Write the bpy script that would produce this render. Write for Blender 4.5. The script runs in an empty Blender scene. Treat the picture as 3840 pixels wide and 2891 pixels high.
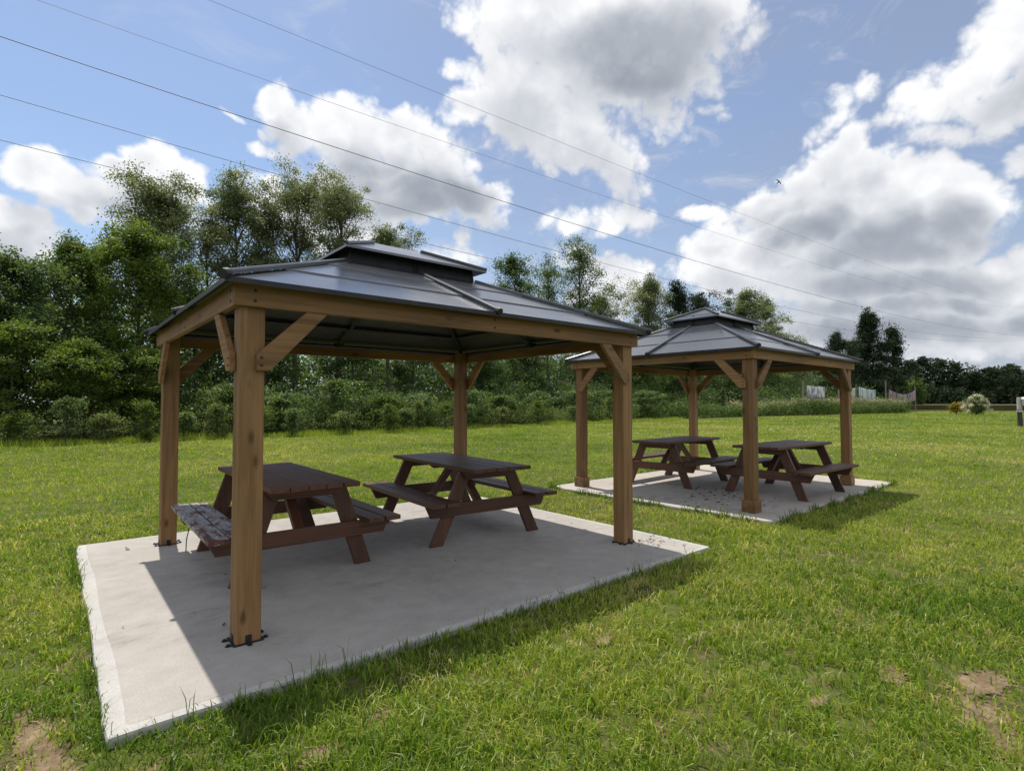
import bpy, math, random
import numpy as np
from math import radians as RAD, sin, cos, pi
from mathutils import Vector
random.seed(5)
rng = np.random.default_rng(11)
sc = bpy.context.scene
COL = sc.collection
GZ = -0.055                     # lawn level; slab top is z = 0
SUN_AZ, SUN_EL = 84.0, 68.5     # degrees: angle from +x, elevation
SUNV = Vector((cos(RAD(SUN_EL))*cos(RAD(SUN_AZ)), cos(RAD(SUN_EL))*sin(RAD(SUN_AZ)), sin(RAD(SUN_EL))))
CAM = (-2.680, -5.006, 1.408)

# ------------------------------------------------------------------ node helpers
class NT:
    def __init__(s, tree): s.t = tree; s.n = tree.nodes; s.l = tree.links
    def new(s, typ, **kw):
        nd = s.n.new(typ)
        for k, v in kw.items():
            if k.startswith('_'): setattr(nd, k[1:], v)
        return nd
    def put(s, sock, v):
        if isinstance(v, bpy.types.NodeSocket): s.l.new(v, sock)
        elif v is not None: sock.default_value = v
    def math(s, op, a, b=None, c=None, clamp=False):
        nd = s.n.new('ShaderNodeMath'); nd.operation = op; nd.use_clamp = clamp
        s.put(nd.inputs[0], a); s.put(nd.inputs[1], b)
        if c is not None: s.put(nd.inputs[2], c)
        return nd.outputs[0]
    def vmath(s, op, a, b=None, scale=None):
        nd = s.n.new('ShaderNodeVectorMath'); nd.operation = op
        s.put(nd.inputs[0], a)
        if b is not None: s.put(nd.inputs[1], b)
        if scale is not None: s.put(nd.inputs['Scale'], scale)
        return nd.outputs['Value'] if op in ('LENGTH', 'DOT_PRODUCT', 'DISTANCE') else nd.outputs[0]
    def noise(s, vec, scale, detail=4, rough=.55, dist=0.0, color=False):
        nd = s.n.new('ShaderNodeTexNoise'); s.put(nd.inputs['Vector'], vec)
        nd.inputs['Scale'].default_value = scale; nd.inputs['Detail'].default_value = detail
        nd.inputs['Roughness'].default_value = rough; nd.inputs['Distortion'].default_value = dist
        return nd.outputs['Color' if color else 'Fac']
    def voro(s, vec, scale, feature='F1', detail=0.0, rand=1.0, out='Distance'):
        nd = s.n.new('ShaderNodeTexVoronoi'); nd.feature = feature; s.put(nd.inputs['Vector'], vec)
        nd.inputs['Scale'].default_value = scale
        if 'Detail' in nd.inputs: nd.inputs['Detail'].default_value = detail
        nd.inputs['Randomness'].default_value = rand
        return nd.outputs[out]
    def ramp(s, fac, stops, interp='LINEAR'):
        nd = s.n.new('ShaderNodeValToRGB'); s.put(nd.inputs[0], fac); cr = nd.color_ramp; cr.interpolation = interp
        while len(cr.elements) < len(stops): cr.elements.new(0.5)
        for e, (p, c) in zip(cr.elements, stops):
            e.position = p; e.color = (c, c, c, 1) if isinstance(c, (int, float)) else (*c, 1)
        return nd.outputs[0]
    def mix(s, fac, a, b, blend='MIX'):
        nd = s.n.new('ShaderNodeMix'); nd.data_type = 'RGBA'; nd.blend_type = blend
        s.put(nd.inputs[0], fac); s.put(nd.inputs[6], (*a, 1) if isinstance(a, tuple) and len(a) == 3 else a)
        s.put(nd.inputs[7], (*b, 1) if isinstance(b, tuple) and len(b) == 3 else b)
        return nd.outputs[2]
    def maprange(s, v, a, b, c=0.0, d=1.0, smooth=False):
        nd = s.n.new('ShaderNodeMapRange'); nd.interpolation_type = 'SMOOTHSTEP' if smooth else 'LINEAR'
        s.put(nd.inputs[0], v)
        for i, x in enumerate((a, b, c, d)): nd.inputs[i+1].default_value = x
        return nd.outputs[0]
    def mapping(s, vec, loc=(0,0,0), rot=(0,0,0), scale=(1,1,1), typ='POINT'):
        nd = s.n.new('ShaderNodeMapping'); nd.vector_type = typ; s.put(nd.inputs[0], vec)
        nd.inputs[1].default_value = loc; nd.inputs[2].default_value = rot; nd.inputs[3].default_value = scale
        return nd.outputs[0]
    def coord(s, which='Object'): return s.n.new('ShaderNodeTexCoord').outputs[which]
    def attr(s, name):
        nd = s.n.new('ShaderNodeAttribute'); nd.attribute_name = name; return nd.outputs['Fac']
    def bump(s, h, strength=.3, dist=.01):
        nd = s.n.new('ShaderNodeBump'); s.put(nd.inputs['Height'], h)
        nd.inputs['Strength'].default_value = strength; nd.inputs['Distance'].default_value = dist
        return nd.outputs[0]

def material(name, fn):
    m = bpy.data.materials.new(name); m.use_nodes = True; m.node_tree.nodes.clear()
    t = NT(m.node_tree); out = t.new('ShaderNodeOutputMaterial')
    t.l.new(fn(t), out.inputs[0]); return m

def principled(t, color, rough=.6, metal=0.0, spec=.5, normal=None, coat=0.0):
    b = t.new('ShaderNodeBsdfPrincipled')
    t.put(b.inputs['Base Color'], (*color, 1) if isinstance(color, tuple) and len(color) == 3 else color)
    t.put(b.inputs['Roughness'], rough); b.inputs['Metallic'].default_value = metal
    b.inputs['Specular IOR Level'].default_value = spec; b.inputs['Coat Weight'].default_value = coat
    if normal is not None: t.l.new(normal, b.inputs['Normal'])
    return b.outputs[0]

def wood_mat(name, axis, dark, light, rough=.65, grain=34.0, spec=.35, knots=True, weather=None):
    def fn(t):
        c = t.coord(); sca = [grain]*3; sca[axis] = 1.6
        v = t.mapping(c, scale=tuple(sca))
        g = t.noise(v, 1.0, 5, .6, .6)
        sca2 = [5.0]*3; sca2[axis] = .8
        g2 = t.noise(t.mapping(c, scale=tuple(sca2)), 1.0, 3)
        f = t.math('ADD', t.math('MULTIPLY', g, .6), t.math('MULTIPLY', g2, .55))
        colr = t.ramp(f, [(.36, dark), (.58, tuple((a+b)/2 for a, b in zip(dark, light))), (.8, light)])
        if knots:
            sk = [6.0]*3; sk[axis] = 2.6
            k = t.voro(t.mapping(c, scale=tuple(sk)), 1.0)
            colr = t.mix(t.maprange(k, .05, .17, .75, 0.0, True), colr, tuple(a*.35 for a in dark))
        sc3 = [grain*1.7]*3; sc3[axis] = .55
        chk = t.noise(t.mapping(c, loc=(4.1, 2.3, 1.7), scale=tuple(sc3)), 1.0, 3, .5)
        colr = t.mix(t.maprange(chk, .665, .70, 0, .6), colr, tuple(a*.3 for a in dark))
        if weather:
            w = t.noise(c, 2.3, 5, .7)
            colr = t.mix(t.maprange(w, .52, .75, 0, .55, True), colr, weather)
        rnd = t.new('ShaderNodeObjectInfo').outputs['Random']
        colr = t.mix(1.0, colr, t.ramp(rnd, [(0, (.74, .72, .70)), (.5, (.98, .97, .95)), (1, (1.16, 1.15, 1.14))]), 'MULTIPLY')
        return principled(t, colr, rough, spec=spec, normal=t.bump(g, .35, .003))
    return material(name, fn)

CED_D, CED_L = (.120, .060, .022), (.40, .228, .098)
M = {}
for a, n in enumerate('xyz'):
    M['cedar_'+n] = wood_mat('cedar_'+n, a, CED_D, CED_L, weather=(.21, .140, .085))
    M['table_'+n] = wood_mat('table_stain_'+n, a, (.043, .018, .010), (.150, .062, .036), rough=.5, grain=45, spec=.45, knots=False)
def _peel(t):
    c = t.coord()
    n = t.noise(t.mapping(c, scale=(8, 4.0, 8)), 1.0, 7, .66, .8); n2 = t.noise(t.mapping(c, loc=(3, 1, 0), scale=(13, 5, 13)), 1.0, 6, .7, 1.2)
    g = t.noise(t.mapping(c, scale=(40, 2, 40)), 1.0, 4)
    grey = t.ramp(g, [(.3, (.24, .23, .23)), (.7, (.42, .41, .42))])
    stain = t.ramp(g, [(.3, (.055, .018, .014)), (.7, (.17, .062, .045))])
    m = t.math('MULTIPLY', t.maprange(n, .462, .475, 0, 1), t.maprange(t.math('ABSOLUTE', t.math('SUBTRACT', n2, .5)), .008, .022, 0, 1))
    return principled(t, t.mix(m, stain, grey), .6, normal=t.bump(t.math('MULTIPLY', m, -1.0), .5, .004))
M['peeling'] = material('peeling_stain', _peel)
M['bolt'] = material('black_bolt', lambda t: principled(t, (.012, .012, .012), .5))
def _steel(t):
    c = t.coord()
    n = t.noise(c, 1.6, 4, .6); s = t.noise(t.mapping(c, scale=(3, 3, 14)), 1.0, 4)
    base = t.ramp(n, [(.3, (.085, .092, .108)), (.7, (.125, .134, .155))])
    r = t.math('ADD', .13, t.math('MULTIPLY', s, .13))
    return principled(t, base, r, metal=.6, spec=.9, normal=t.bump(t.noise(c, 2.2, 2), .10, .02))
M['steel'] = material('roof_steel', _steel)
def _cap(t):
    n = t.noise(t.coord(), 6, 4)
    return principled(t, t.ramp(n, [(.3, (.045, .048, .055)), (.7, (.075, .08, .09))]), .34, metal=.4, spec=.7)
M['cap'] = material('roof_cap', _cap)
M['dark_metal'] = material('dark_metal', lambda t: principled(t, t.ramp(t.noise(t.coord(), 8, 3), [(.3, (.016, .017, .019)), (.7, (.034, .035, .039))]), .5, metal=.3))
def _conc(name, c0, c1, dirt, dirtamt):
    def fn(t):
        c = t.coord()
        big = t.noise(c, .9, 5, .6); mid = t.noise(c, 7, 5, .65); fine = t.noise(c, 110, 2, .7)
        speck = t.voro(c, 60)
        col = t.ramp(t.math('ADD', t.math('MULTIPLY', big, .55), t.math('MULTIPLY', mid, .45)), [(.34, c0), (.64, c1)])
        col = t.mix(t.maprange(speck, .05, .17, .7, 0), col, tuple(x*.42 for x in c0))
        col = t.mix(t.maprange(fine, .3, .7, .35, 0), col, tuple(x*.55 for x in c0))
        st = t.noise(t.mapping(c, scale=(1.0, 1.9, 1)), 1.4, 6, .7, .5)
        col = t.mix(t.maprange(st, .56, .74, 0, dirtamt, True), col, dirt)
        return principled(t, col, .88, spec=.25, normal=t.bump(t.math('ADD', fine, t.math('MULTIPLY', mid, .5)), .5, .004))
    return material(name, fn)
M['concrete'] = _conc('concrete', (.35, .325, .292), (.485, .452, .413), (.21, .19, .165), .62)
M['concrete_edge'] = _conc('concrete_edge', (.41, .39, .365), (.56, .54, .515), (.33, .30, .27), .45)
M['concrete_sandy'] = _conc('concrete_sandy', (.38, .34, .295), (.54, .49, .425), (.20, .155, .11), .6)
M['concrete_edge_sandy'] = _conc('concrete_edge_sandy', (.42, .385, .345), (.55, .51, .465), (.33, .28, .22), .5)

def leaf_mat(name, stops, trans=.5, rough=.5, spec=.3, tcol=None):
    def fn(t):
        a = t.attr('tint'); c = t.ramp(a, stops)
        d = principled(t, c, rough, spec=spec)
        tr = t.new('ShaderNodeBsdfTranslucent')
        t.put(tr.inputs[0], t.mix(1.0, c, (1.25, 1.3, .55) if tcol is None else tcol, 'MULTIPLY'))
        m = t.new('ShaderNodeMixShader'); m.inputs[0].default_value = trans
        t.l.new(d, m.inputs[1]); t.l.new(tr.outputs[0], m.inputs[2]); return m.outputs[0]
    return material(name, fn)
M['grass'] = leaf_mat('grass', [(0, (0.039, 0.081, 0.012)), (.32, (0.131, 0.227, 0.025)), (.62, (0.268, 0.358, 0.042)), (.84, (0.449, 0.451, 0.110)), (1, (0.599, 0.517, 0.263))], trans=.46, rough=.42, spec=.4)
M['leaf_dark'] = leaf_mat('leaf_dark', [(0, (0.037, 0.066, 0.026)), (.5, (0.076, 0.124, 0.045)), (1, (0.161, 0.209, 0.086))])
M['leaf_mid'] = leaf_mat('leaf_mid', [(0, (0.045, 0.079, 0.026)), (.5, (0.098, 0.152, 0.047)), (1, (0.194, 0.242, 0.087))])
M['leaf_bright'] = leaf_mat('leaf_bright', [(0, (0.045, 0.079, 0.019)), (.5, (0.112, 0.169, 0.033)), (1, (0.224, 0.260, 0.061))])
M['leaf_grey'] = leaf_mat('leaf_grey', [(0, (0.102, 0.130, 0.066)), (.5, (0.198, 0.228, 0.120)), (1, (0.324, 0.342, 0.222))], tcol=(1.1, 1.15, .7, 1))
M['leaf_bush'] = leaf_mat('leaf_bush', [(0, (0.048, 0.079, 0.026)), (.5, (0.126, 0.168, 0.058)), (1, (0.300, 0.324, 0.132))])
M['leaf_fir'] = leaf_mat('leaf_fir', [(0, (0.017, 0.031, 0.018)), (.5, (0.034, 0.057, 0.030)), (1, (0.072, 0.098, 0.050))], trans=.15, rough=.7, spec=.1)
M['leaf_sumac'] = leaf_mat('leaf_sumac', [(0, (0.048, 0.086, 0.034)), (.5, (0.108, 0.166, 0.067)), (1, (0.288, 0.348, 0.168))], rough=.45, spec=.3)
M['plume'] = leaf_mat('plume', [(0, (.30, .25, .15)), (1, (.55, .48, .33))], tcol=(1, 1, .9, 1))
M['cream'] = leaf_mat('cream_petals', [(0, (.62, .58, .40)), (1, (.85, .82, .66))], tcol=(1, 1, .9, 1))
M['orange'] = leaf_mat('orange_petals', [(0, (.55, .22, .02)), (1, (.75, .50, .06))], tcol=(1, 1, .9, 1))
M['white_petal'] = leaf_mat('white_petals', [(0, (.6, .6, .52)), (1, (.8, .8, .74))], tcol=(1, 1, 1, 1))
M['bark'] = material('bark', lambda t: principled(t, t.ramp(t.noise(t.mapping(t.coord(), scale=(9, 9, 2)), 1, 5, .7), [(.3, (.035, .030, .024)), (.7, (.125, .112, .095))]), .9, spec=.15))
M['litter'] = leaf_mat('litter', [(0, (.030, .022, .014)), (.6, (.085, .058, .032)), (1, (.16, .12, .06))], trans=.05)
M['greypost'] = wood_mat('grey_post', 2, (.13, .12, .105), (.32, .30, .27), knots=False)
M['wire'] = material('wire', lambda t: principled(t, (.05, .052, .058), .6))
M['bird'] = material('bird_feathers', lambda t: principled(t, (.02, .019, .02), .6))
def _ground(t):
    c = t.coord()
    a = t.noise(c, .35, 5, .6); b = t.noise(c, 3.2, 6, .7); f = t.noise(t.mapping(c, scale=(1, 1, 1)), 22, 4, .7)
    col = t.ramp(t.math('ADD', t.math('MULTIPLY', b, .6), t.math('MULTIPLY', f, .4)), [(.3, (.032, .044, .012)), (.5, (.074, .096, .020)), (.72, (.145, .168, .034))])
    col = t.mix(t.maprange(a, .45, .68, 0, .55, True), col, (.125, .150, .028))
    col = t.mix(t.maprange(t.noise(c, 1.1, 6, .7), .60, .72, 0, .6, True), col, (.17, .14, .072))
    near = t.noise(c, 2.4, 6, .75); near2 = t.noise(c, 9, 4, .7)
    soil = t.maprange(t.math('ADD', t.math('MULTIPLY', near, .65), t.math('MULTIPLY', near2, .35)), .48, .62, 0, .75, True)
    col = t.mix(soil, col, t.ramp(near2, [(.3, (.075, .052, .028)), (.7, (.21, .155, .09))]))
    return principled(t, col, .95, spec=.1, normal=t.bump(f, .8, .03))
M['ground'] = material('lawn_ground', _ground)
def _soil(t):
    c = t.coord()
    col = t.ramp(t.noise(c, 9, 7, .7), [(.3, (.11, .078, .045)), (.5, (.24, .172, .105)), (.72, (.40, .30, .195))])
    b = principled(t, col, .95, spec=.1, normal=t.bump(t.noise(c, 45, 5, .7), 1.0, .02))
    cut = t.math('GREATER_THAN', t.math('MULTIPLY_ADD', t.noise(c, 19, 7, .8), 2.6, t.math('SUBTRACT', t.attr('tint'), 1.56)), 0)
    m = t.new('ShaderNodeMixShader'); t.put(m.inputs[0], cut); t.l.new(t.new('ShaderNodeBsdfTransparent').outputs[0], m.inputs[1]); t.l.new(b, m.inputs[2])
    return m.outputs[0]
M['soil'] = material('bare_soil', _soil)
M['crop'] = material('dry_crop', lambda t: principled(t, t.ramp(t.noise(t.mapping(t.coord(), scale=(.4, .4, 3)), 1, 6, .7), [(.3, (.055, .060, .026)), (.7, (.15, .13, .06))]), .95, spec=.1))
def banner_mat(name, axis, cols, ground, kind):
    def fn(t):
        c = t.coord(); sp = t.new('ShaderNodeSeparateXYZ'); t.l.new(c, sp.inputs[0])
        v = t.math('MULTIPLY', sp.outputs[0], kind[0])
        st = t.noise(t.mapping(c, scale=(kind[0], kind[0], kind[1])), 1.0, 2, .6)
        col = t.ramp(st, [(0, ground), (.44, ground), (.47, cols[0]), (.53, cols[0]), (.56, ground), (.60, cols[1]), (.66, cols[1]), (.70, ground)])
        col = t.mix(t.maprange(t.noise(c, 5, 4, .7), .55, .62, 0, .6), col, cols[2])
        return principled(t, col, .85, spec=.1)
    return material(name, fn)

# ------------------------------------------------------------------ mesh helpers
class MB:
    def __init__(s): s.v = []; s.f = []; s.m = []
    def add(s, vs, fs, mi=0):
        o = len(s.v); s.v += [tuple(v) for v in vs]; s.f += [tuple(i+o for i in f) for f in fs]; s.m += [mi]*len(fs)
    def box(s, lo, hi, mi=0):
        x0, y0, z0 = lo; x1, y1, z1 = hi
        s.add([(x0,y0,z0),(x1,y0,z0),(x1,y1,z0),(x0,y1,z0),(x0,y0,z1),(x1,y0,z1),(x1,y1,z1),(x0,y1,z1)],
              [(0,3,2,1),(4,5,6,7),(0,1,5,4),(1,2,6,5),(2,3,7,6),(3,0,4,7)], mi)
    def prism(s, poly, fn, t0, t1, mi=0):
        n = len(poly); A = [fn(a, b, t0) for a, b in poly]; B = [fn(a, b, t1) for a, b in poly]
        s.add(A+B, [tuple(range(n-1, -1, -1)), tuple(range(n, 2*n))]+[(i, (i+1) % n, n+(i+1) % n, n+i) for i in range(n)], mi)
    def tube(s, pts, rad, n=6, mi=0, cap=True):
        pts = [Vector(p) for p in pts]; o = len(s.v)
        for i, p in enumerate(pts):
            d = (pts[min(i+1, len(pts)-1)]-pts[max(i-1, 0)]).normalized()
            u = d.cross(Vector((0, 0, 1)) if abs(d.z) < .9 else Vector((1, 0, 0))).normalized(); w = d.cross(u)
            r = rad[i] if isinstance(rad, (list, tuple)) else rad
            s.v += [tuple(p+(u*cos(2*pi*k/n)+w*sin(2*pi*k/n))*r) for k in range(n)]
        for i in range(len(pts)-1):
            for k in range(n):
                s.f.append((o+i*n+k, o+i*n+(k+1) % n, o+(i+1)*n+(k+1) % n, o+(i+1)*n+k)); s.m.append(mi)
        if cap:
            e = o+(len(pts)-1)*n
            s.f += [tuple(range(o+n-1, o-1, -1)), tuple(range(e, e+n))]; s.m += [mi, mi]
    def disc(s, c, nrm, r, h, mi=0, n=8):
        c = Vector(c); s.tube([c, c+Vector(nrm)*h], r, n, mi)
    def build(s, name, mats, parent=None, bevel=0.0, smooth=False):
        me = bpy.data.meshes.new(name); me.from_pydata(s.v, [], s.f); me.update()
        for m in (mats if isinstance(mats, (list, tuple)) else [mats]): me.materials.append(m)
        me.polygons.foreach_set('material_index', s.m)
        if smooth: me.polygons.foreach_set('use_smooth', [True]*len(s.f))
        import bmesh
        b = bmesh.new(); b.from_mesh(me); bmesh.ops.recalc_face_normals(b, faces=b.faces); b.to_mesh(me); b.free()
        o = bpy.data.objects.new(name, me); COL.objects.link(o); o.parent = parent
        if bevel:
            md = o.modifiers.new('bevel', 'BEVEL'); md.width = bevel; md.segments = 2; md.limit_method = 'ANGLE'; md.angle_limit = RAD(40)
        return o

def tag(o, label=None, cat=None, group=None, kind=None):
    for k, v in (('label', label), ('category', cat), ('group', group), ('kind', kind)):
        if v: o[k] = v
    return o
def empty(name, loc, rz=0):
    o = bpy.data.objects.new(name, None); COL.objects.link(o); o.location = loc; o.rotation_euler = (0, 0, rz)
    o.empty_display_size = .2; return o

def np_mesh(name, V, counts, tint, mat, parent=None):
    """V: (n,3) vertices laid out face after face; counts: corners of each face; tint per face"""
    me = bpy.data.meshes.new(name); n = len(V); nf = len(counts)
    me.vertices.add(n); me.vertices.foreach_set('co', np.ascontiguousarray(V, dtype=np.float32).ravel())
    me.loops.add(n); me.loops.foreach_set('vertex_index', np.arange(n, dtype=np.int32))
    me.polygons.add(nf); st = np.concatenate([[0], np.cumsum(counts)[:-1]]).astype(np.int32)
    me.polygons.foreach_set('loop_start', st)
    at = me.attributes.new('tint', 'FLOAT', 'POINT'); at.data.foreach_set('value', np.repeat(np.clip(tint, 0, 1), counts).astype(np.float32))
    me.materials.append(mat); me.update(calc_edges=True); me.validate()
    o = bpy.data.objects.new(name, me); COL.objects.link(o); o.parent = parent
    return o

def leaves(P, size, rg, up=.35, aspect=.55):
    """rhombic leaf for each point: returns (n*4,3)"""
    n = len(P); nz = rg.normal(size=(n, 3)); nz[:, 2] = np.abs(nz[:, 2])+up
    nz /= np.linalg.norm(nz, axis=1)[:, None]
    a = rg.normal(size=(n, 3)); a -= (a*nz).sum(1)[:, None]*nz; a /= np.linalg.norm(a, axis=1)[:, None]
    b = np.cross(nz, a); s = (np.asarray(size)*rg.uniform(.65, 1.35, n))[:, None]
    V = np.stack([P-a*s*.5, P+b*s*.5*aspect, P+a*s*.5, P-b*s*.5*aspect], 1)
    return V.reshape(-1, 3)

_lat = np.random.default_rng(3).random((8, 128, 128))
def vnoise(x, y, scale, k=0):
    x = np.asarray(x)*scale; y = np.asarray(y)*scale
    xi = np.floor(x).astype(int); yi = np.floor(y).astype(int); fx = x-xi; fy = y-yi
    fx = fx*fx*(3-2*fx); fy = fy*fy*(3-2*fy); L = _lat[k % 8]
    g = lambda i, j: L[(xi+i) % 128, (yi+j) % 128]
    return (g(0,0)*(1-fx)+g(1,0)*fx)*(1-fy)+(g(0,1)*(1-fx)+g(1,1)*fx)*fy

# ------------------------------------------------------------------ gazebos
AX, AY, PS = 1.845, 1.520, .140
ZB0, ZB1, OB = 1.977, 2.118, .042
EX, EY, ZE = 1.955, 1.648, 2.106
TX, TY, TZ = .69, .383, 2.638
UX, UY, UZ, RZ, RL = .763, .487, 2.785, 2.995, .276

def gazebo(loc, rz, label, trims):
    g = empty('gazebo', loc, rz); tag(g, label, 'gazebo', 'gazebos on the lawn')
    for sx in (-1, 1):
        for sy in (-1, 1):
            x0, x1 = sorted((sx*AX, sx*(AX-PS))); y0, y1 = sorted((sy*AY, sy*(AY-PS)))
            m = MB(); m.box((x0, y0, .004), (x1, y1, ZB1-.01))
            p = m.build('post', M['cedar_z'], g, .006)
            b = MB()
            if trims:
                t = .021; h = .155
                for (a0, a1, b0, b1) in ((x0-t, x1+t, y0-t, y0-.001), (x0-t, x1+t, y1+.001, y1+t), (x0-t, x0-.001, y0, y1), (x1+.001, x1+t, y0, y1)):
                    b.box((a0, b0, .003), (a1, b1, h))
                b.build('base_trim', M['cedar_x'], p, .004)
            else:
                q = .013
                b.box((x0-q, y0-q, .001), (x1+q, y1+q, .006))
                for ax_, sg in ((0, -1), (0, 1), (1, -1), (1, 1)):
                    for off in ((-.045, .045) if ax_ == 0 else (.0,)):
                        cxm, cym = (x0+x1)/2, (y0+y1)/2
                        if ax_ == 0:
                            xx = x0-q if sg < 0 else x1+q
                            b.box((min(xx, xx+sg*.022), cym+off-.013, .0012), (max(xx, xx+sg*.022), cym+off+.013, .0058))
                            b.disc((xx+sg*.022, cym+off, .0011), (0, 0, 1), .0135, .0046, 0, 12); b.disc((xx+sg*.02, cym+off, .006), (0, 0, 1), .009, .008)
                        else:
                            yy = y0-q if sg < 0 else y1+q
                            b.box((cxm-.013, min(yy, yy+sg*.02), .0012), (cxm+.013, max(yy, yy+sg*.02), .0058))
                            b.disc((cxm, yy+sg*.02, .0011), (0, 0, 1), .0135, .0046, 0, 12)
                            ys = y0-.004 if sg < 0 else y1+.001
                            b.box((cxm-.017, ys, .006), (cxm+.017, ys+.003, .05))
                xs = x0-.004 if sx < 0 else x1+.001
                b.box((xs, (y0+y1)/2-.017, .006), (xs+.003, (y0+y1)/2+.017, .05))
                b.build('base_bracket', M['dark_metal'], p)
    bx, by = AX+OB, AY+OB
    for sy in (-1, 1):                               # long beams, then the side beams butted between them
        m = MB(); y0, y1 = sorted((sy*(AY+.002), sy*by)); m.box((-bx, y0, ZB0), (bx, y1, ZB1))
        for x in (-AX+.07, AX-.07, .03):
            for z in (ZB0+.035, ZB1-.045):
                m.disc((x, sy*(by-.001), z), (0, sy, 0), .0105, .004, 1)
        m.build('beam', [M['cedar_x'], M['bolt']], g, .005)
    for sx in (-1, 1):
        m = MB(); x0, x1 = sorted((sx*(AX+.002), sx*(bx-.001))); m.box((x0, -AY+.0, ZB0+.001), (x1, AY-.0, ZB1-.001))
        for y in (-AY+.06, AY-.06, .0):
            for z in (ZB0+.035, ZB1-.045):
                m.disc((sx*(bx-.002), y, z), (sx, 0, 0), .0105, .004, 1)
        m.build('beam', [M['cedar_y'], M['bolt']], g, .005)
    poly = [(-.055, 1.600), (.022, 1.600), (.368, ZB0-.001), (.236, ZB0-.001), (-.055, 1.695)]
    for sx in (-1, 1):
        for sy in (-1, 1):
            m = MB(); xi = AX-PS
            m.prism(poly, lambda a, b, t: (sx*(xi-a), sy*(AY+.002+t), b), 0, .036)
            for z in (1.632, 1.678): m.disc((sx*(xi+.028), sy*(AY+.037), z), (0, sy, 0), .0095, .004, 1)
            m.build('brace', [M['cedar_x'], M['bolt']], g, .004)
            m = MB(); yi = AY-PS
            m.prism(poly, lambda a, b, t: (sx*(AX+.002+t), sy*(yi-a), b), 0, .036)
            for z in (1.632, 1.678): m.disc((sx*(AX+.037), sy*(yi+.028), z), (sx, 0, 0), .0095, .004, 1)
            m.build('brace', [M['cedar_y'], M['bolt']], g, .004)
    # roof panels: three lapped courses on each side
    def ring(f): return EX+(TX-EX)*f, EY+(TY-EY)*f, ZE+(TZ-ZE)*f
    fr = (0, .36, .72, 1.0)
    for side in range(4):
        m = MB()
        for k in range(3):
            xa, ya, za = ring(fr[k]-(.012 if k else 0)); xb, yb, zb = ring(fr[k+1])
            up = .016+.010*k; dz0 = .011 if k else 0.0
            if side in (0, 2):
                s = -1 if side == 0 else 1
                A = [(-xa, s*ya, za+up), (xa, s*ya, za+up), (xb, s*yb, zb+.016+.010*k), (-xb, s*yb, zb+.016+.010*k)]
            else:
                s = -1 if side == 3 else 1
                A = [(s*xa, -ya, za+up), (s*xa, ya, za+up), (s*xb, yb, zb+.016+.010*k), (s*xb, -yb, zb+.016+.010*k)]
            Bm = [(x, y, z-.009) for x, y, z in A]
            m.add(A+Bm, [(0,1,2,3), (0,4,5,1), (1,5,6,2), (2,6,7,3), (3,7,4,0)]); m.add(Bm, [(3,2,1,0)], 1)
        # drip edge, coloured dark to paint in the shadow below the eave
        if side in (0, 2):
            s = -1 if side == 0 else 1; y0, y1 = sorted((s*(EY+.002), s*(EY-.006)))
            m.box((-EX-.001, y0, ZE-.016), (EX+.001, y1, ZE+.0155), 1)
        else:
            s = -1 if side == 3 else 1; x0, x1 = sorted((s*(EX+.002), s*(EX-.006)))
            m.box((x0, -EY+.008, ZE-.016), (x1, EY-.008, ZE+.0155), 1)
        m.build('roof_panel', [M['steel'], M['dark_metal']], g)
    def cap(p0, p1, w, h, name, mat, endcap=True, lift=.030, parent=g):
        p0, p1 = Vector(p0), Vector(p1); d = (p1-p0).normalized(); sd = d.cross(Vector((0, 0, 1))).normalized(); up = sd.cross(d)
        m = MB(); prof = [(-w, -.012), (-w, h*.55), (-w*.6, h), (w*.6, h), (w, h*.55), (w, -.012)]
        o = Vector((0, 0, lift))
        m.prism(prof, lambda a, b, t: tuple(p0+(p1-p0)*t+sd*a+up*b+o), 0, 1)
        r = m.build(name, mat, parent)
        if endcap:
            e = MB(); e.tube([p0-d*.02+o-up*.004, p0+d*.028+o-up*.004], [w*1.15, w*1.2], 8)
            e.build('end_cap', M['dark_metal'], r)
    for sx in (-1, 1):
        for sy in (-1, 1):
            cap((sx*(EX+.005), sy*(EY+.005), ZE), (sx*TX, sy*TY, TZ+.006), .026, .020, 'hip_cap', M['cap'])
            cap((sx*(UX+.002), sy*(UY+.002), UZ), (sx*RL, 0, RZ), .018, .012, 'cupola_hip_cap', M['cap'], False, .012)
            m = MB(); a = Vector((sx*(AX-.03), sy*(AY-.03), 2.118)); b = Vector((sx*TX, sy*TY, TZ-.03))
            m.tube([a, b], .024, 4); m.build('hip_rafter', M['dark_metal'], g)
    for s in (-1, 1):
        cap((0, s*(EY+.004), ZE), (0, s*TY, TZ+.006), .024, .020, 'rib_cap', M['cap'])
        cap((s*(EX+.004), 0, ZE), (s*TX, 0, TZ+.006), .024, .020, 'rib_cap', M['cap'])
        for P, Q in (((0, s*(AY-.02), 2.125), (0, s*TY, TZ-.03)), ((s*(AX-.02), 0, 2.125), (s*TX, 0, TZ-.03))):
            m = MB(); m.tube([P, Q], .022, 4)
            m.box((P[0]-.045, P[1]-.045, P[2]-.035), (P[0]+.045, P[1]+.045, P[2]+.012))
            m.build('rafter', M['dark_metal'], g)
    for f in (.02, .36, .72):
        x, y, z = ring(f); m = MB(); z -= .014
        if f < .1: x, y, z = AX-.012, AY-.012, 2.10
        w = .018
        for (p, q) in (((-x, -y), (x, -y)), ((x, -y), (x, y)), ((x, y), (-x, y)), ((-x, y), (-x, -y))):
            m.tube([(p[0], p[1], z), (q[0], q[1], z)], w, 4)
        m.build('purlin', M['dark_metal'], g)
    # cupola
    m = MB(); wx, wy = TX-.012, TY-.012; z0, z1 = TZ-.02, UZ+.055
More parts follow.
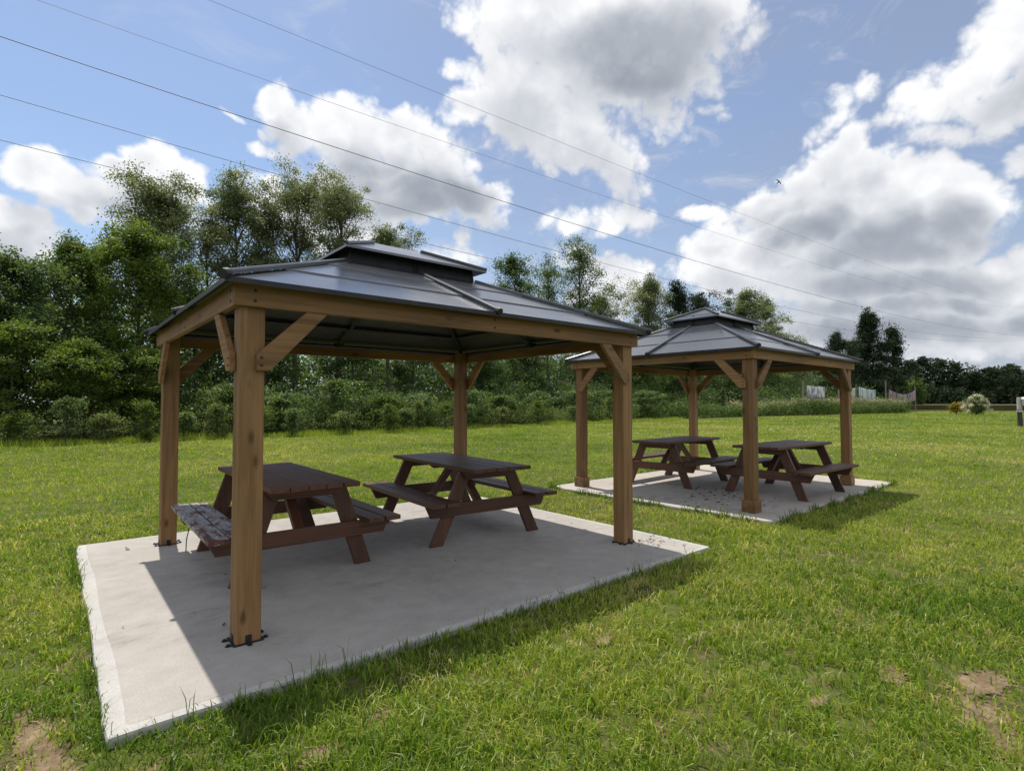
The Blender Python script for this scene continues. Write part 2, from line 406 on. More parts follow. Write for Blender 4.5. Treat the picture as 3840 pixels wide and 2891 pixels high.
    vs = [(-wx,-wy,z0),(wx,-wy,z0),(wx,wy,z0),(-wx,wy,z0),(-wx+.03,-wy+.03,z1),(wx-.03,-wy+.03,z1),(wx-.03,wy-.03,z1),(-wx+.03,wy-.03,z1)]
    m.add(vs, [(0,1,5,4),(1,2,6,5),(2,3,7,6),(3,0,4,7)])
    for sx in (-1, 1):
        for sy in (-1, 1):
            m.tube([(sx*(wx+.004), sy*(wy+.004), z0), (sx*(wx-.022), sy*(wy-.022), z1)], .014, 4)
        m.tube([(sx*.02, -wy-.006, z0), (sx*.02, -wy+.02, z1)], .008, 4); m.tube([(sx*(wx+.006), 0, z0), (sx*(wx-.02), 0, z1)], .012, 4)
    m.build('cupola_wall', M['dark_metal'], g)
    m = MB()
    e = [(-UX,-UY,UZ),(UX,-UY,UZ),(UX,UY,UZ),(-UX,UY,UZ)]; r = [(-RL,0,RZ),(RL,0,RZ)]
    lo = [(x, y, z-.022) for x, y, z in e]; rl = [(-RL,0,RZ-.02),(RL,0,RZ-.02)]
    m.add(e+r+lo+rl, [(0,1,5,4),(2,3,4,5),(1,2,5),(3,0,4),(7,6,10,11),(9,8,11,10),(8,7,11),(6,9,10),(0,6,7,1),(1,7,8,2),(2,8,9,3),(3,9,6,0)])
    m.build('cupola_roof', M['steel'], g)
    return g

gazebo((0, 0, 0), 0, 'near wooden gazebo with black metal base brackets and two-tier dark roof', False)
gazebo((6.004, -.06, 0), .0216, 'farther wooden gazebo with boxed wooden trim at the post feet', True)

# ------------------------------------------------------------------ picnic tables (long axis = local y)
def picnic_table(loc, rz, label, peel=False, fo=.64, hs=.430):
    g = empty('picnic_table', (*loc, 0), rz); tag(g, label, 'picnic table', 'picnic tables under the gazebos')
    H, L, W = .76, .955, .352; rg = random.Random(label)
    m = MB(); n = 5; pw = 2*W/n
    for i in range(n):
        x = -W+i*pw; j = rg.uniform(-.008, .008)
        m.box((x+.003, -L+j, H-.038), (x+pw-.003, L+j, H+rg.uniform(-.002, .002)))
    m.build('tabletop', M['table_y'], g, .004)
    for s in (-1, 1):
        m = MB()
        for x in (.460, .616):
            j = rg.uniform(-.01, .01)
            x0, x1 = sorted((s*x, s*(x+.140))); m.box((x0, -.90+j, hs-.038), (x1, .90+j, hs))
        o = m.build('seat', M['peeling'] if peel and s < 0 else M['table_y'], g, .004)
        if peel and s < 0: o['label'] = 'bench seat with stain peeling off grey weathered boards'
    for yy in (-.68, .68):
        sg = 1 if yy > 0 else -1
        for s in (-1, 1):
            m = MB(); y0, y1 = sorted((yy, yy-sg*.038))
            poly = [(fo-.143, 0), (fo, 0), (.335, H-.039), (.192, H-.039)]
            m.prism(poly, lambda a, b, t: (s*a, t, b), y0, y1); m.build('leg', M['table_z'], g, .003)
        m = MB(); y0, y1 = sorted((yy+sg*.001, yy+sg*.039))
        m.prism([(-.735, hs-.039), (-.675, hs-.164), (.675, hs-.164), (.735, hs-.039)], lambda a, b, t: (a, t, b), y0, y1); m.build('seat_support', M['table_x'], g, .004)
        m = MB()
        m.prism([(-.335, H-.039), (-.275, H-.125), (.275, H-.125), (.335, H-.039)], lambda a, b, t: (a, t, b), y0, y1); m.build('cleat', M['table_x'], g, .004)
        m = MB(); d = yy-sg*.045
        m.prism([(d-sg*.02, .275), (d-sg*.02-sg*.075, .275), (sg*.03, H-.045), (sg*.105, H-.045)], lambda a, b, t: (t, a, b), -.042, .042); m.build('brace', M['table_y'], g, .003)
    m = MB(); m.prism([(-.325, H-.039), (-.285, H-.075), (.285, H-.075), (.325, H-.039)], lambda a, b, t: (a, t, b), -.029, .029); m.build('cleat', M['table_x'], g, .004)
    return g
picnic_table((-1.05, .25), -.018, 'brown picnic table with a peeling bench beside the nearest post', True, .575, .425)
picnic_table((.86, .22), -.075, 'brown picnic table beside the rear right post of the near gazebo', False, .67, .452)
picnic_table((5.93, .64), -1.50, 'brown picnic table nearer the hedge under the farther gazebo')
picnic_table((6.25, -1.10), -1.585, 'brown picnic table behind the front corner post of the farther gazebo')
m = MB(); m.tube([(-1.66, 1.02, .387), (-1.655, 1.0, .25), (-1.69, .96, .12), (-1.70, .92, .012)], .005, 5)
tag(m.build('cord', M['wire']), 'thin dark cord hanging from the peeling bench to the slab', 'cord')

# ------------------------------------------------------------------ concrete pads
def pad(name, x0, x1, y0, y1, loc, rz, jit, rc, mats, seed, band=.075, drop=.010, fb=.55):
    rg = random.Random(seed); pts = []
    def corner(cx, cy, a0):
        for k in range(6):
            a = RAD(a0+90*k/5); pts.append((cx+rc*cos(a), cy+rc*sin(a)))
    def run(p, q, n=26):
        for k in range(1, n): pts.append((p[0]+(q[0]-p[0])*k/n, p[1]+(q[1]-p[1])*k/n))
    corner(x0+rc, y0+rc, 180); run((x0+rc, y0), (x1-rc, y0)); corner(x1-rc, y0+rc, 270); run((x1, y0+rc), (x1, y1-rc))
    corner(x1-rc, y1-rc, 0); run((x1-rc, y1), (x0+rc, y1)); corner(x0+rc, y1-rc, 90); run((x0, y1-rc), (x0, y0+rc))
    c = ((x0+x1)/2, (y0+y1)/2); hx, hy = (x1-x0)/2, (y1-y0)/2; n = len(pts)
    out = []; inn = []; inn2 = []
    ph = [rg.uniform(0, 6) for _ in range(4)]
    for i, (x, y) in enumerate(pts):
        w = sin(i*.31+ph[0])*.5+sin(i*.83+ph[1])*.3+rg.uniform(-.35, .35)
        k = 1+w*jit/max(hx, hy)
        out.append((c[0]+(x-c[0])*k, c[1]+(y-c[1])*k))
        b = band*(1+.10*sin(i*.5+ph[2]))+rg.uniform(-.002, .002); by = b*fb
        inn.append((c[0]+(x-c[0])*(1-b/hx), c[1]+(y-c[1])*(1-by/hy)))
        inn2.append((c[0]+(x-c[0])*(1-(b+.012)/hx), c[1]+(y-c[1])*(1-(by+.012)/hy)))
    m = MB()
    V = [(x, y, 0) for x, y in inn2]+[(x, y, -.003) for x, y in inn]+[(x, y, -drop) for x, y in out]+[(x, y, -drop-.012) for x, y in [((a[0]-c[0])*1.002+c[0], (a[1]-c[1])*1.002+c[1]) for a in out]]+[(x, y, -.2) for x, y in out]
    m.add(V, [tuple(range(n))], 0)
    for r in range(4):
        m.f += [(r*n+i, r*n+(i+1) % n, (r+1)*n+(i+1) % n, (r+1)*n+i) for i in range(n)]; m.m += [1 if r else 0]*n
    o = m.build(name, mats); o.location = loc; o.rotation_euler = (0, 0, rz); tag(o, kind='structure'); return o
PAD1 = (-AX-.630, AX+.466, -AY-.580, AY+.455)
PAD2 = (-AX-.30, AX+.98, -AY-.34, AY+.32)
pad('concrete_pad', *PAD1, (0, 0, 0), 0, .010, .03, [M['concrete'], M['concrete_edge']], 1)
pad('concrete_pad', *PAD2, (6.004, -.06, -.001), .0216, .05, .22, [M['concrete_sandy'], M['concrete_edge_sandy']], 2, .06)

# ------------------------------------------------------------------ ground, soil, field
def sheet(name, lo, hi, z, mat, kind='structure'):
    m = MB(); m.add([(lo[0], lo[1], z), (hi[0], lo[1], z), (hi[0], hi[1], z), (lo[0], hi[1], z)], [(0, 1, 2, 3)])
    return tag(m.build(name, mat), kind=kind)
sheet('ground', (-700, -300), (1500, 1200), GZ, M['ground'])
DIRT = [(-2.70, -1.80, .07, .25, .15), (-2.68, -2.16, .08, .18, .1), (-2.60, -2.50, .06, .14, .3), (.66, -4.42, .17, .12, .5), (1.04, -4.36, .21, .07, -.2), (.46, -4.52, .14, .08, .4), (.80, -4.04, .11, .05, .3),
        (-1.80, -2.72, .07, .05, .2), (-1.46, -2.62, .05, .04, 0), (-.08, -2.77, .06, .035, .4), (.43, -3.12, .07, .03, .2), (.2, -3.9, .06, .03, 0)]
def dirt_field(x, y):
    d = np.full(np.shape(x), 9.0)
    for (cx, cy, a, b, t) in DIRT:
        u = ((x-cx)*cos(t)+(y-cy)*sin(t))/a; v = (-(x-cx)*sin(t)+(y-cy)*cos(t))/b
        d = np.minimum(d, np.sqrt(u*u+v*v))
    return d+(vnoise(x, y, 9, 5)-.5)*.7
for i, (cx, cy, a, b, t) in enumerate(DIRT):
    tri = []; tn = 40
    for k in range(tn):
        a0, a1 = 2*pi*k/tn, 2*pi*(k+1)/tn
        pt = lambda an, q: (cx+q*(a*cos(an)*cos(t)-b*sin(an)*sin(t)), cy+q*(a*cos(an)*sin(t)+b*sin(an)*cos(t)), GZ+.004+.0012*i)
        tri += [(cx, cy, GZ+.004+.0012*i), pt(a0, 1.7), pt(a1, 1.7)]
    o = np_mesh('bare_soil', np.array(tri), np.full(tn, 3), np.ones(tn), M['soil'])
    o.data.attributes['tint'].data.foreach_set('value', np.tile([1.0, 0.0, 0.0], tn).astype(np.float32)); tag(o, kind='structure')
# tall dry crop beyond the lawn on the right
m = MB(); m.box((128, -30, GZ), (200, 60, GZ+1.0)); tag(m.build('field', M['crop']), kind='structure')

# ------------------------------------------------------------------ grass
def in_pad(x, y, pr, loc, rz, mg):
    u = (x-loc[0])*cos(rz)+(y-loc[1])*sin(rz); v = -(x-loc[0])*sin(rz)+(y-loc[1])*cos(rz)
    return (u > pr[0]+mg) & (u < pr[1]-mg) & (v > pr[2]+mg) & (v < pr[3]-mg)
def blades(x, y, L, w, rg, seg2, lean=.55, z0=None):
    n = len(x); a = rg.uniform(0, 2*pi, n); ld = rg.uniform(0, 2*pi, n)
    d = np.stack([np.cos(ld), np.sin(ld)], 1)*(lean*rg.uniform(.25, 1.35, n)*L)[:, None]
    s = np.stack([np.cos(a), np.sin(a)], 1)*(w*.5)[:, None]
    z = np.full(n, GZ) if z0 is None else z0
    B0 = np.stack([x-s[:, 0], y-s[:, 1], z], 1); B1 = np.stack([x+s[:, 0], y+s[:, 1], z], 1)
    if not seg2:
        T = np.stack([x+d[:, 0], y+d[:, 1], z+L*.85], 1)
        return np.stack([B0, B1, T], 1).reshape(-1, 3), np.full(n, 3)
    mx = x+d[:, 0]*.38; my = y+d[:, 1]*.38; mz = z+L*.62; k = .8
    M0 = np.stack([mx-s[:, 0]*k, my-s[:, 1]*k, mz], 1); M1 = np.stack([mx+s[:, 0]*k, my+s[:, 1]*k, mz], 1)
    T = np.stack([x+d[:, 0], y+d[:, 1], z+L*(.62+.30*rg.uniform(-.3, 1, n))], 1)
    V = np.stack([B0, B1, M1, M0, M0, M1, T], 1).reshape(-1, 3)
    return V, np.tile([4, 3], n)
VV, CC, TT = [], [], []
gr = np.random.default_rng(21)
for (r1, r2, dens, w, L, clump) in ((1.0, 3.2, 6500, .0062, .072, 9), (3.2, 5.5, 4200, .0075, .068, 8), (5.5, 9, 2100, .0095, .062, 6), (9, 16, 850, .014, .062, 5), (16, 30, 340, .022, .068, 4), (30, 60, 120, .038, .080, 3), (60, 110, 30, .072, .095, 2)):
    half = 1.02 if r1 < 9 else .90
    area = half*(r2*r2-r1*r1); n = int(area*dens/clump)
    r = np.sqrt(gr.uniform(r1*r1, r2*r2, n)); th = .698+gr.uniform(-half, half, n)
    cxs = CAM[0]+r*np.sin(th); cys = CAM[1]+r*np.cos(th)
    keep = gr.random(n) < .35+.9*vnoise(cxs, cys, 2.1, 1)
    cxs, cys = cxs[keep], cys[keep]
    tone = gr.normal(0, .07, len(cxs)); hh = gr.uniform(.65, 1.25, len(cxs))
    x = np.repeat(cxs, clump); y = np.repeat(cys, clump); tone = np.repeat(tone, clump); hh = np.repeat(hh, clump)
    x = x+gr.normal(0, .018+w*1.2, len(x)); y = y+gr.normal(0, .018+w*1.2, len(x))
    df = dirt_field(x, y); dens2 = vnoise(x, y, .8, 2)*.6+vnoise(x, y, 3.3, 3)*.4
    k = (y < 20.5) & (gr.random(len(x)) < np.clip((df-.35)*1.3, .26, 1)) & ~in_pad(x, y, PAD1, (0, 0), 0, .0) & ~in_pad(x, y, PAD2, (6.004, -.06), .0216, .015)
    x, y, tone, hh, dens2, df = x[k], y[k], tone[k], hh[k], dens2[k], df[k]; nn = len(x)
    Ls = L*hh*gr.uniform(.5, 1.3, nn)*(.65+.75*vnoise(x, y, 1.3, 4)); ww = w*gr.uniform(.6, 1.3, nn)
    far = np.hypot(x-CAM[0], y-CAM[1])
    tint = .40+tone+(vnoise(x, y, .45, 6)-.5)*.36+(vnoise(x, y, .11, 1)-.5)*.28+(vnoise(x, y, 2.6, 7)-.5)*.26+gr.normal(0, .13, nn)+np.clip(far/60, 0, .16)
    tint += (gr.random(nn) < (.065 if r1 < 9 else .025))*.42+(gr.random(nn) < (.3 if r1 < 9 else .12))*(dens2 < .42)*.35
    tint = np.where(df < 1.5, tint+.10*(gr.random(nn) < .5), tint)
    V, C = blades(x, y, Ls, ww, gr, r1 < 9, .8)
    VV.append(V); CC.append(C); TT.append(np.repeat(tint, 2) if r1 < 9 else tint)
# taller weeds hugging the pad edges
def edge_pts(pr, loc, rz, n, rg, sides=(0, 1, 2, 3)):
    s = rg.choice(sides, n); t = rg.random(n); u = np.where(s == 0, pr[0]+t*(pr[1]-pr[0]), np.where(s == 2, pr[0]+t*(pr[1]-pr[0]), np.where(s == 1, pr[1], pr[0])))
    v = np.where(s == 0, pr[2], np.where(s == 2, pr[3], pr[2]+t*(pr[3]-pr[2])))
    u = u+rg.normal(0, .025, n)+np.where(s == 1, .03, np.where(s == 3, -.03, 0)); v = v+rg.normal(0, .025, n)+np.where(s == 0, -.03, np.where(s == 2, .03, 0))
    return loc[0]+u*cos(rz)-v*sin(rz), loc[1]+u*sin(rz)+v*cos(rz)
for pr, loc, rz, n, Lm, w in ((PAD1, (0, 0), 0, 3600, .066, .005), (PAD2, (6.004, -.06), .0216, 2600, .085, .009)):
    x, y = edge_pts(pr, loc, rz, n, gr); patch = vnoise(x, y, 3.1, 2); k = patch > .32; x, y = x[k], y[k]
    V, C = blades(x, y, Lm*gr.uniform(.5, 1.9, len(x))*(.4+patch[k]), np.full(len(x), w), gr, True, .6); VV.append(V); CC.append(C); TT.append(np.repeat(.22+gr.normal(0, .14, len(x)), 2))
x, y = edge_pts(PAD1, (0, 0), 0, 30, gr, (0, 0, 0, 3)); x = np.repeat(x, 4)+gr.normal(0, .02, 120); y = np.repeat(y, 4)+gr.normal(0, .015, 120)
V, C = blades(x, y, gr.uniform(.11, .23, 120), np.full(120, .0045), gr, True, .45); VV.append(V); CC.append(C); TT.append(np.repeat(.25+gr.normal(0, .1, 120), 2))
# long unmown fringe in front of the shrubs
n = 26000; x = gr.uniform(-14, 40, n); y = 19.3+x*.06*(x > 12)+gr.normal(0, .5, n)+vnoise(x, x*0, .5, 3)*.8
V, C = blades(x, y, gr.uniform(.10, .36, n)*(.35+1.1*vnoise(x, y, .8, 1)), np.full(n, .020), gr, False, .4); VV.append(V); CC.append(C); TT.append(.62+gr.normal(0, .12, n))
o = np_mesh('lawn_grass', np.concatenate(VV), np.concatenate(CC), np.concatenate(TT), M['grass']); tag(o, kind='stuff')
# clover heads in the far lawn
n = 1500; x = gr.uniform(14, 62, n); y = gr.uniform(-14, 12, n); k = vnoise(x, y, .28, 5) > .52; x, y = x[k], y[k]
P = np.stack([x, y, np.full(len(x), GZ+.10)], 1)
tag(np_mesh('clover_flowers', leaves(P, .055, gr, 1.5, .9), np.full(len(P), 4), gr.random(len(P)), M['white_petal']), kind='stuff')
# litter on the pads
n = 130; x = gr.uniform(PAD1[0]+.15, PAD1[1]-.1, n); y = gr.uniform(PAD1[2]+.1, PAD1[3]-.1, n)
n2 = 260; x2 = 6.0+gr.normal(-.9, .55, n2); y2 = -.06+gr.normal(-.75, .42, n2)
k = in_pad(x2, y2, PAD2, (6.004, -.06), .0216, .05); x2, y2 = x2[k], y2[k]
n3 = 60; x3 = gr.normal(2.0, .16, n3); y3 = gr.normal(-1.62, .12, n3); k = (x3 < 2.25); x3, y3 = x3[k], y3[k]
xs = np.concatenate([x, x2, x3]); ys = np.concatenate([y, y2, y3]); P = np.stack([xs, ys, np.full(len(xs), .009)], 1)
V = leaves(P, np.concatenate([gr.uniform(.010, .030, len(x))*np.where(gr.random(len(x)) < .10, 2.6, 1), gr.uniform(.02, .07, len(x2)), gr.uniform(.02, .05, len(x3))]), gr, 3.0, .35); V[:, 2] = np.clip(V[:, 2], .003, .03)
tag(np_mesh('leaf_litter', V, np.full(len(xs), 4), gr.random(len(xs))*.7, M['litter']), kind='stuff')

# ------------------------------------------------------------------ trees and shrubs
def tree(name, x, y, h, r, cb, style, mat, label, cat='tree', nl=6000, leaf=.16, seed=0, group=None, cl=.42, limbs=None, lean=0, tr=None, flat=.75):
    rg = np.random.default_rng(seed*7+13); g = empty(name, (x, y, GZ)); tag(g, label, cat, group)
    wob = rg.uniform(0, 2*pi, 3)
    m = MB(); H = h*.93; r0 = tr or max(.05, h*.011)
    tp = [Vector((lean*(t/6)**1.3*h*.1+rg.normal(0, .012*h)*(t > 0)*.5, rg.normal(0, .012*h)*(t > 0)*.5, H*t/6)) for t in range(7)]
    m.tube(tp, [r0*(1-.85*t/6)+.008 for t in range(7)], 6)
    def at(f):
        f = min(max(f, 0), .999)*6; i = int(f); return tp[i].lerp(tp[i+1], f-i)
    prof = {'oval': lambda t: (max(0, sin(pi*min(1, .12+.86*t)))**.7), 'cone': lambda t: 1.02-.92*t, 'column': lambda t: min(1, .55+1.6*t)*(1-max(0, t-.55)**1.6*2.2),
            'fan': lambda t: .45+.75*t-.75*max(0, t-.72)*2.2, 'shrub': lambda t: (1-t**2.2)**.5}[style]
    nlimb = limbs or int(10+h*1.7); C = []; golden = 2.4
    for i in range(nlimb):
        t = (i+.5)/nlimb; f = cb+(1-cb)*t*.98
        az = i*golden+rg.uniform(-.5, .5); L = max(.15, r*prof(t)*rg.uniform(.62, 1.2)*(1+.28*sin(az+wob[0])+.20*sin(2*az+wob[1]+3*t)))
        up = {'oval': .5+.55*t, 'cone': -.05+.35*t, 'column': .9+.5*t, 'fan': .75+.4*t, 'shrub': .55+.6*t}[style]+rg.uniform(-.15, .15)
        st = at(max(.03, f-.10*(style != 'cone')*L/max(r, .1)*min(1, r/h*3)))
        d = Vector((cos(az)*cos(up), sin(az)*cos(up), sin(up))); side = Vector((-sin(az), cos(az), 0))
        Lh = L/max(.35, cos(up)) if up < 1.2 else L*1.2
        Lh = max(.1*L, min(Lh, (h*rg.uniform(.80, .985)-st.z)/max(.3, sin(up)+.1) if up > .3 else Lh))
        pts = [st+d*Lh*q+Vector((0, 0, 1))*(.10*Lh*q*q)+side*rg.normal(0, .05)*Lh*q for q in (0, .35, .7, 1.0)]
        m.tube(pts, [max(.006, r0*.42*(1-.55*t)*s) for s in (1, .7, .42, .15)], 4, cap=False)
        C.append((pts[3], 1.0))
        for q in range(rg.integers(5, 9)):
            u = rg.uniform(.35, .98); i0 = min(2, int(u*3)); b = pts[i0].lerp(pts[i0+1], u*3-i0)
            a2 = rg.uniform(0, 2*pi); e = b+Vector((cos(a2), sin(a2), rg.uniform(-.25, .75)))*(L*rg.uniform(.22, .5)+.06)
            if e.z > h*.96: e.z = min(e.z, h*rg.uniform(.86, .99))
            if e.z < .12: e.z = .12
            m.tube([b, e], [max(.005, r0*.13), .004], 3, cap=False); C.append((e, .8))
    C.append((at(1.0)+Vector((0, 0, h*.03)), .8))
    m.build('trunk', M['bark'], g, smooth=True)
    cen = np.array([tuple(c) for c, _ in C]); wt = np.array([w for _, w in C])*rg.uniform(.45, 1.5, len(C)); wt /= wt.sum()
    idx = rg.choice(len(C), nl, p=wt); sg = cl*rg.uniform(.6, 1.3, len(C))
    off = rg.normal(size=(nl, 3))*np.array([1, 1, flat]); P = cen[idx]+off*sg[idx][:, None]*.46
    P[:, 2] = np.maximum(P[:, 2], .04+np.abs(rg.normal(0, .05, nl))*(P[:, 2] < .05))
    cu = rg.normal(0, .17, len(C)); tint = .45+cu[idx]+rg.normal(0, .17, nl)+.06*off[:, 2]
    np_mesh('crown', leaves(P, leaf, rg), np.full(nl, 4), tint, mat, g)
    return g
G1, G2, G3 = 'trees along the lawn edge', 'shrubs along the lawn edge', 'tall poplars behind the near gazebo'
T = [ # name,x,y,h,r,cb,style,mat,label,nl,leaf,cl
 ('maple_tree', -6.2, 25.5, 8.6, 2.4, .12, 'oval', 'leaf_mid', 'broad leafy tree cut by the photo\'s left border', 9000, .17, .5),
 ('maple_tree', -4.0, 25, 7.9, 1.5, .12, 'oval', 'leaf_dark', 'dark leafy tree second in from the left border', 7000, .16, .45),
 ('maple_tree', -2.1, 27, 9.3, 1.7, .12, 'oval', 'leaf_mid', 'round-topped green tree left of the yellow-green tree', 9000, .17, .48),
 ('ash_tree', .35, 26, 10.2, 2.1, .14, 'oval', 'leaf_bright', 'yellow-green leafy tree just left of the tall poplars', 11000, .17, .52),
 ('maple_tree', -1.0, 30, 10.3, 1.6, .12, 'oval', 'leaf_dark', 'dark tree between the round-topped and yellow-green trees', 6000, .18, .5),
 ('locust_tree', -3.9, 22.6, 4.6, 1.7, .1, 'oval', 'leaf_bright', 'low spreading yellow-green locust at the left border', 5200, .14, .36),
 ('locust_tree', -1.7, 22.6, 4.1, 1.7, .1, 'oval', 'leaf_bright', 'low spreading locust between the left border and the gazebo', 5200, .14, .36),
 ('locust_tree', .1, 23.0, 3.8, 1.25, .1, 'oval', 'leaf_bright', 'low locust beside the gazebo\'s rear left post', 4200, .14, .34),
 ('poplar_tree', 1.7, 31, 14.4, 2.60, .42, 'fan', 'leaf_grey', 'first tall poplar from the left with a wide bushy crown', 10000, .17, .55),
 ('poplar_tree', 4.3, 32, 13.4, 1.77, .40, 'fan', 'leaf_grey', 'thin poplar with see-through top between two bushy ones', 3600, .17, .5),
 ('poplar_tree', 6.1, 33, 16.8, 2.48, .36, 'fan', 'leaf_grey', 'tall poplar with twin pointed tops above the gazebo\'s left slope', 11000, .17, .55),
 ('poplar_tree', 8.1, 33.6, 15.6, 1.77, .36, 'fan', 'leaf_grey', 'slimmer poplar squeezed between two tall poplars left of the cupola', 5000, .17, .5),
 ('poplar_tree', 10.0, 33, 17.4, 2.48, .36, 'fan', 'leaf_grey', 'tall poplar left of the cupola with a leafy flat top', 10000, .17, .55),
 ('poplar_tree', 13.4, 34, 18.7, 2.71, .36, 'fan', 'leaf_grey', 'tallest poplar standing directly above the near cupola', 11000, .18, .58),
 ('poplar_tree', 17.2, 34, 16.0, 2.24, .36, 'fan', 'leaf_grey', 'shorter poplar at the right end of the poplar row', 8000, .18, .55),
 ('maple_tree', 3.1, 28.5, 8.2, 1.9, .1, 'oval', 'leaf_dark', 'dark tree under the first poplar left of the roof', 7000, .17, .5),
 ('maple_tree', 6.9, 28.5, 7.6, 2.1, .1, 'oval', 'leaf_mid', 'leafy tree seen below the roof beside the nearest post', 8000, .17, .5),
 ('maple_tree', 11.2, 26.6, 6.2, 2.3, .1, 'oval', 'leaf_mid', 'bright leafy tree seen through the middle of the near gazebo', 9000, .15, .48),
 ('maple_tree', 15.9, 27.5, 6.4, 2.3, .1, 'oval', 'leaf_dark', 'dark tree seen through the gazebo left of its rear post', 8000, .16, .48),
 ('maple_tree', 21.3, 27.5, 6.2, 2.2, .1, 'oval', 'leaf_dark', 'dark tree seen right of the near gazebo\'s rear post', 7500, .17, .5),
 ('maple_tree', 27.0, 28.5, 6.4, 2.5, .1, 'oval', 'leaf_dark', 'dark low tree left of the near gazebo\'s right post', 7500, .18, .52),
 ('maple_tree', 29.6, 33, 15.6, 3.0, .14, 'oval', 'leaf_dark', 'dark round tree right of the near cupola', 9500, .22, .62),
 ('elm_tree', 39.2, 34, 18.8, 2.7, .35, 'fan', 'leaf_mid', 'tall open-crowned tree with bare forked branches between the gazebos', 5200, .22, .62),
 ('elm_tree', 36.6, 36, 16.4, 1.6, .40, 'fan', 'leaf_mid', 'thin feathery tree left of the tall open-crowned tree', 2400, .22, .55),
 ('elm_tree', 43.8, 35, 14.2, 3.9, .15, 'oval', 'leaf_grey', 'low loose tree right of the tall open-crowned tree', 6000, .24, .7),
 ('poplar_tree', 54.0, 36, 18.2, 2.9, .10, 'column', 'leaf_grey', 'grey-green columnar tree left of the farther cupola', 8500, .25, .7),
 ('maple_tree', 66.0, 40, 19.6, 2.4, .12, 'column', 'leaf_fir', 'very dark narrow tree just left of the farther cupola', 7000, .30, .8),
 ('maple_tree', 76.0, 42, 19.5, 3.9, .12, 'oval', 'leaf_fir', 'very dark broad tree behind the farther cupola', 9000, .32, .9),
 ('poplar_tree', 86.5, 40, 21.2, 4.6, .12, 'oval', 'leaf_grey', 'grey-green tree right of the farther cupola', 9000, .33, .95),
 ('poplar_tree', 96.0, 41, 21.6, 2.2, .3, 'oval', 'leaf_mid', 'tree with one dark tuft on top right of the farther cupola', 3600, .34, .9),
 ('maple_tree', 94.0, 38, 14.0, 5.2, .1, 'oval', 'leaf_grey', 'low grey-green tree above the farther roof\'s right slope', 5000, .34, 1.0),
 ('maple_tree', 38.0, 30.5, 7.4, 3.0, .1, 'oval', 'leaf_dark', 'dark low tree between the two gazebos', 7000, .2, .6),
 ('maple_tree', 46.0, 31.5, 7.0, 3.0, .1, 'oval', 'leaf_mid', 'leafy low tree left of the farther gazebo\'s rear post', 6500, .22, .62),
 ('maple_tree', 53.0, 32.5, 7.6, 3.3, .1, 'oval', 'leaf_dark', 'dark low tree behind the farther gazebo\'s rear post', 6500, .24, .66),
 ('maple_tree', 67.0, 34, 8.4, 3.6, .1, 'oval', 'leaf_dark', 'dark low tree behind the farther gazebo\'s front post', 6500, .27, .75),
 ('maple_tree', 79.0, 34, 8.2, 3.6, .1, 'oval', 'leaf_mid', 'green low tree behind the first hung banner', 6500, .28, .8),
 ('cedar_tree', 94.0, 28.5, 12.9, 3.6, .03, 'oval', 'leaf_fir', 'shorter dark tree left of the tall pointed evergreen', 6500, .30, .75),
 ('cedar_tree', 106.0, 28, 18.4, 4.2, .03, 'cone', 'leaf_fir', 'tall pointed dark evergreen above the banners', 15000, .34, .85),
 ('cedar_tree', 118.0, 27.5, 16.6, 4.3, .03, 'cone', 'leaf_fir', 'pointed evergreen right of the tallest evergreen', 8000, .36, .9),
 ('cedar_tree', 111.0, 32, 13.0, 4.5, .03, 'cone', 'leaf_fir', 'dark evergreen filling the gap between two pointed ones', 6000, .36, .9),
]
for i, a in enumerate(T):
    tree(a[0], a[1], a[2], a[3], a[4], a[5], a[6], M[a[7]], a[8], 'tree', int(a[9]*(3.7 if 'leaf_grey' in a[7] else 3.0)), a[10]*.75, i, G3 if a[0] == 'poplar_tree' and a[1] < 20 else G1, a[11]*1.12, flat=.45 if a[0] == 'locust_tree' else .75)
S = [(-3.60, 20.0, 1.12, .62, 'dark rounded bush at the photo\'s left border'), (-2.32, 19.6, 1.32, .66, 'tallest bush of the three left of the gazebo'), (-1.28, 19.9, 1.05, .55, 'small bush third from the left border'),
     (.02, 19.6, 1.22, .52, 'bush touching the left side of the rear left post'), (1.28, 19.9, 1.05, .48, 'bush just right of the rear left post'), (2.45, 19.7, 1.12, .56, 'bush left of the nearest post'),
     (4.30, 20.6, 1.35, .85, 'broad bush just right of the nearest post'), (5.30, 19.4, .95, .48, 'low bush in front of the broad one'), (7.6, 19.3, 1.05, .5, 'dark narrow bush above the nearer tabletop'),
     (9.9, 19.3, 1.1, .52, 'dark bush left of two twin dark bushes'), (11.0, 19.8, 1.15, .5, 'left one of two twin dark bushes'), (11.9, 20.0, 1.25, .62, 'right one of two twin dark bushes'),
     (13.9, 20.5, 1.45, .9, 'pale broad bush left of the rear post'), (15.2, 20.1, 1.05, .6, 'small bush hidden partly by the rear post'), (18.0, 20.6, 1.15, .7, 'bush right of the rear post'), (21.5, 21.2, 1.3, .9, 'broad bush midway between rear post and right post'),
     (25.5, 21.8, 1.2, .8, 'bush left of the near gazebo\'s right post'), (30.2, 22.5, 1.5, .9, 'bush between the two gazebos')]
for i, (x, y, h, r, lab) in enumerate(S):
    tree('shrub', x, y, h*(1.0+.25*(i % 2)), r*(.95-.2*(i % 2)), .02, ('shrub', 'column', 'oval')[i % 3], M[('leaf_bright', 'leaf_sumac', 'leaf_bush')[i % 3]], lab, 'shrub', 2800, .075, 100+i, G2, .17, limbs=16, tr=.02)

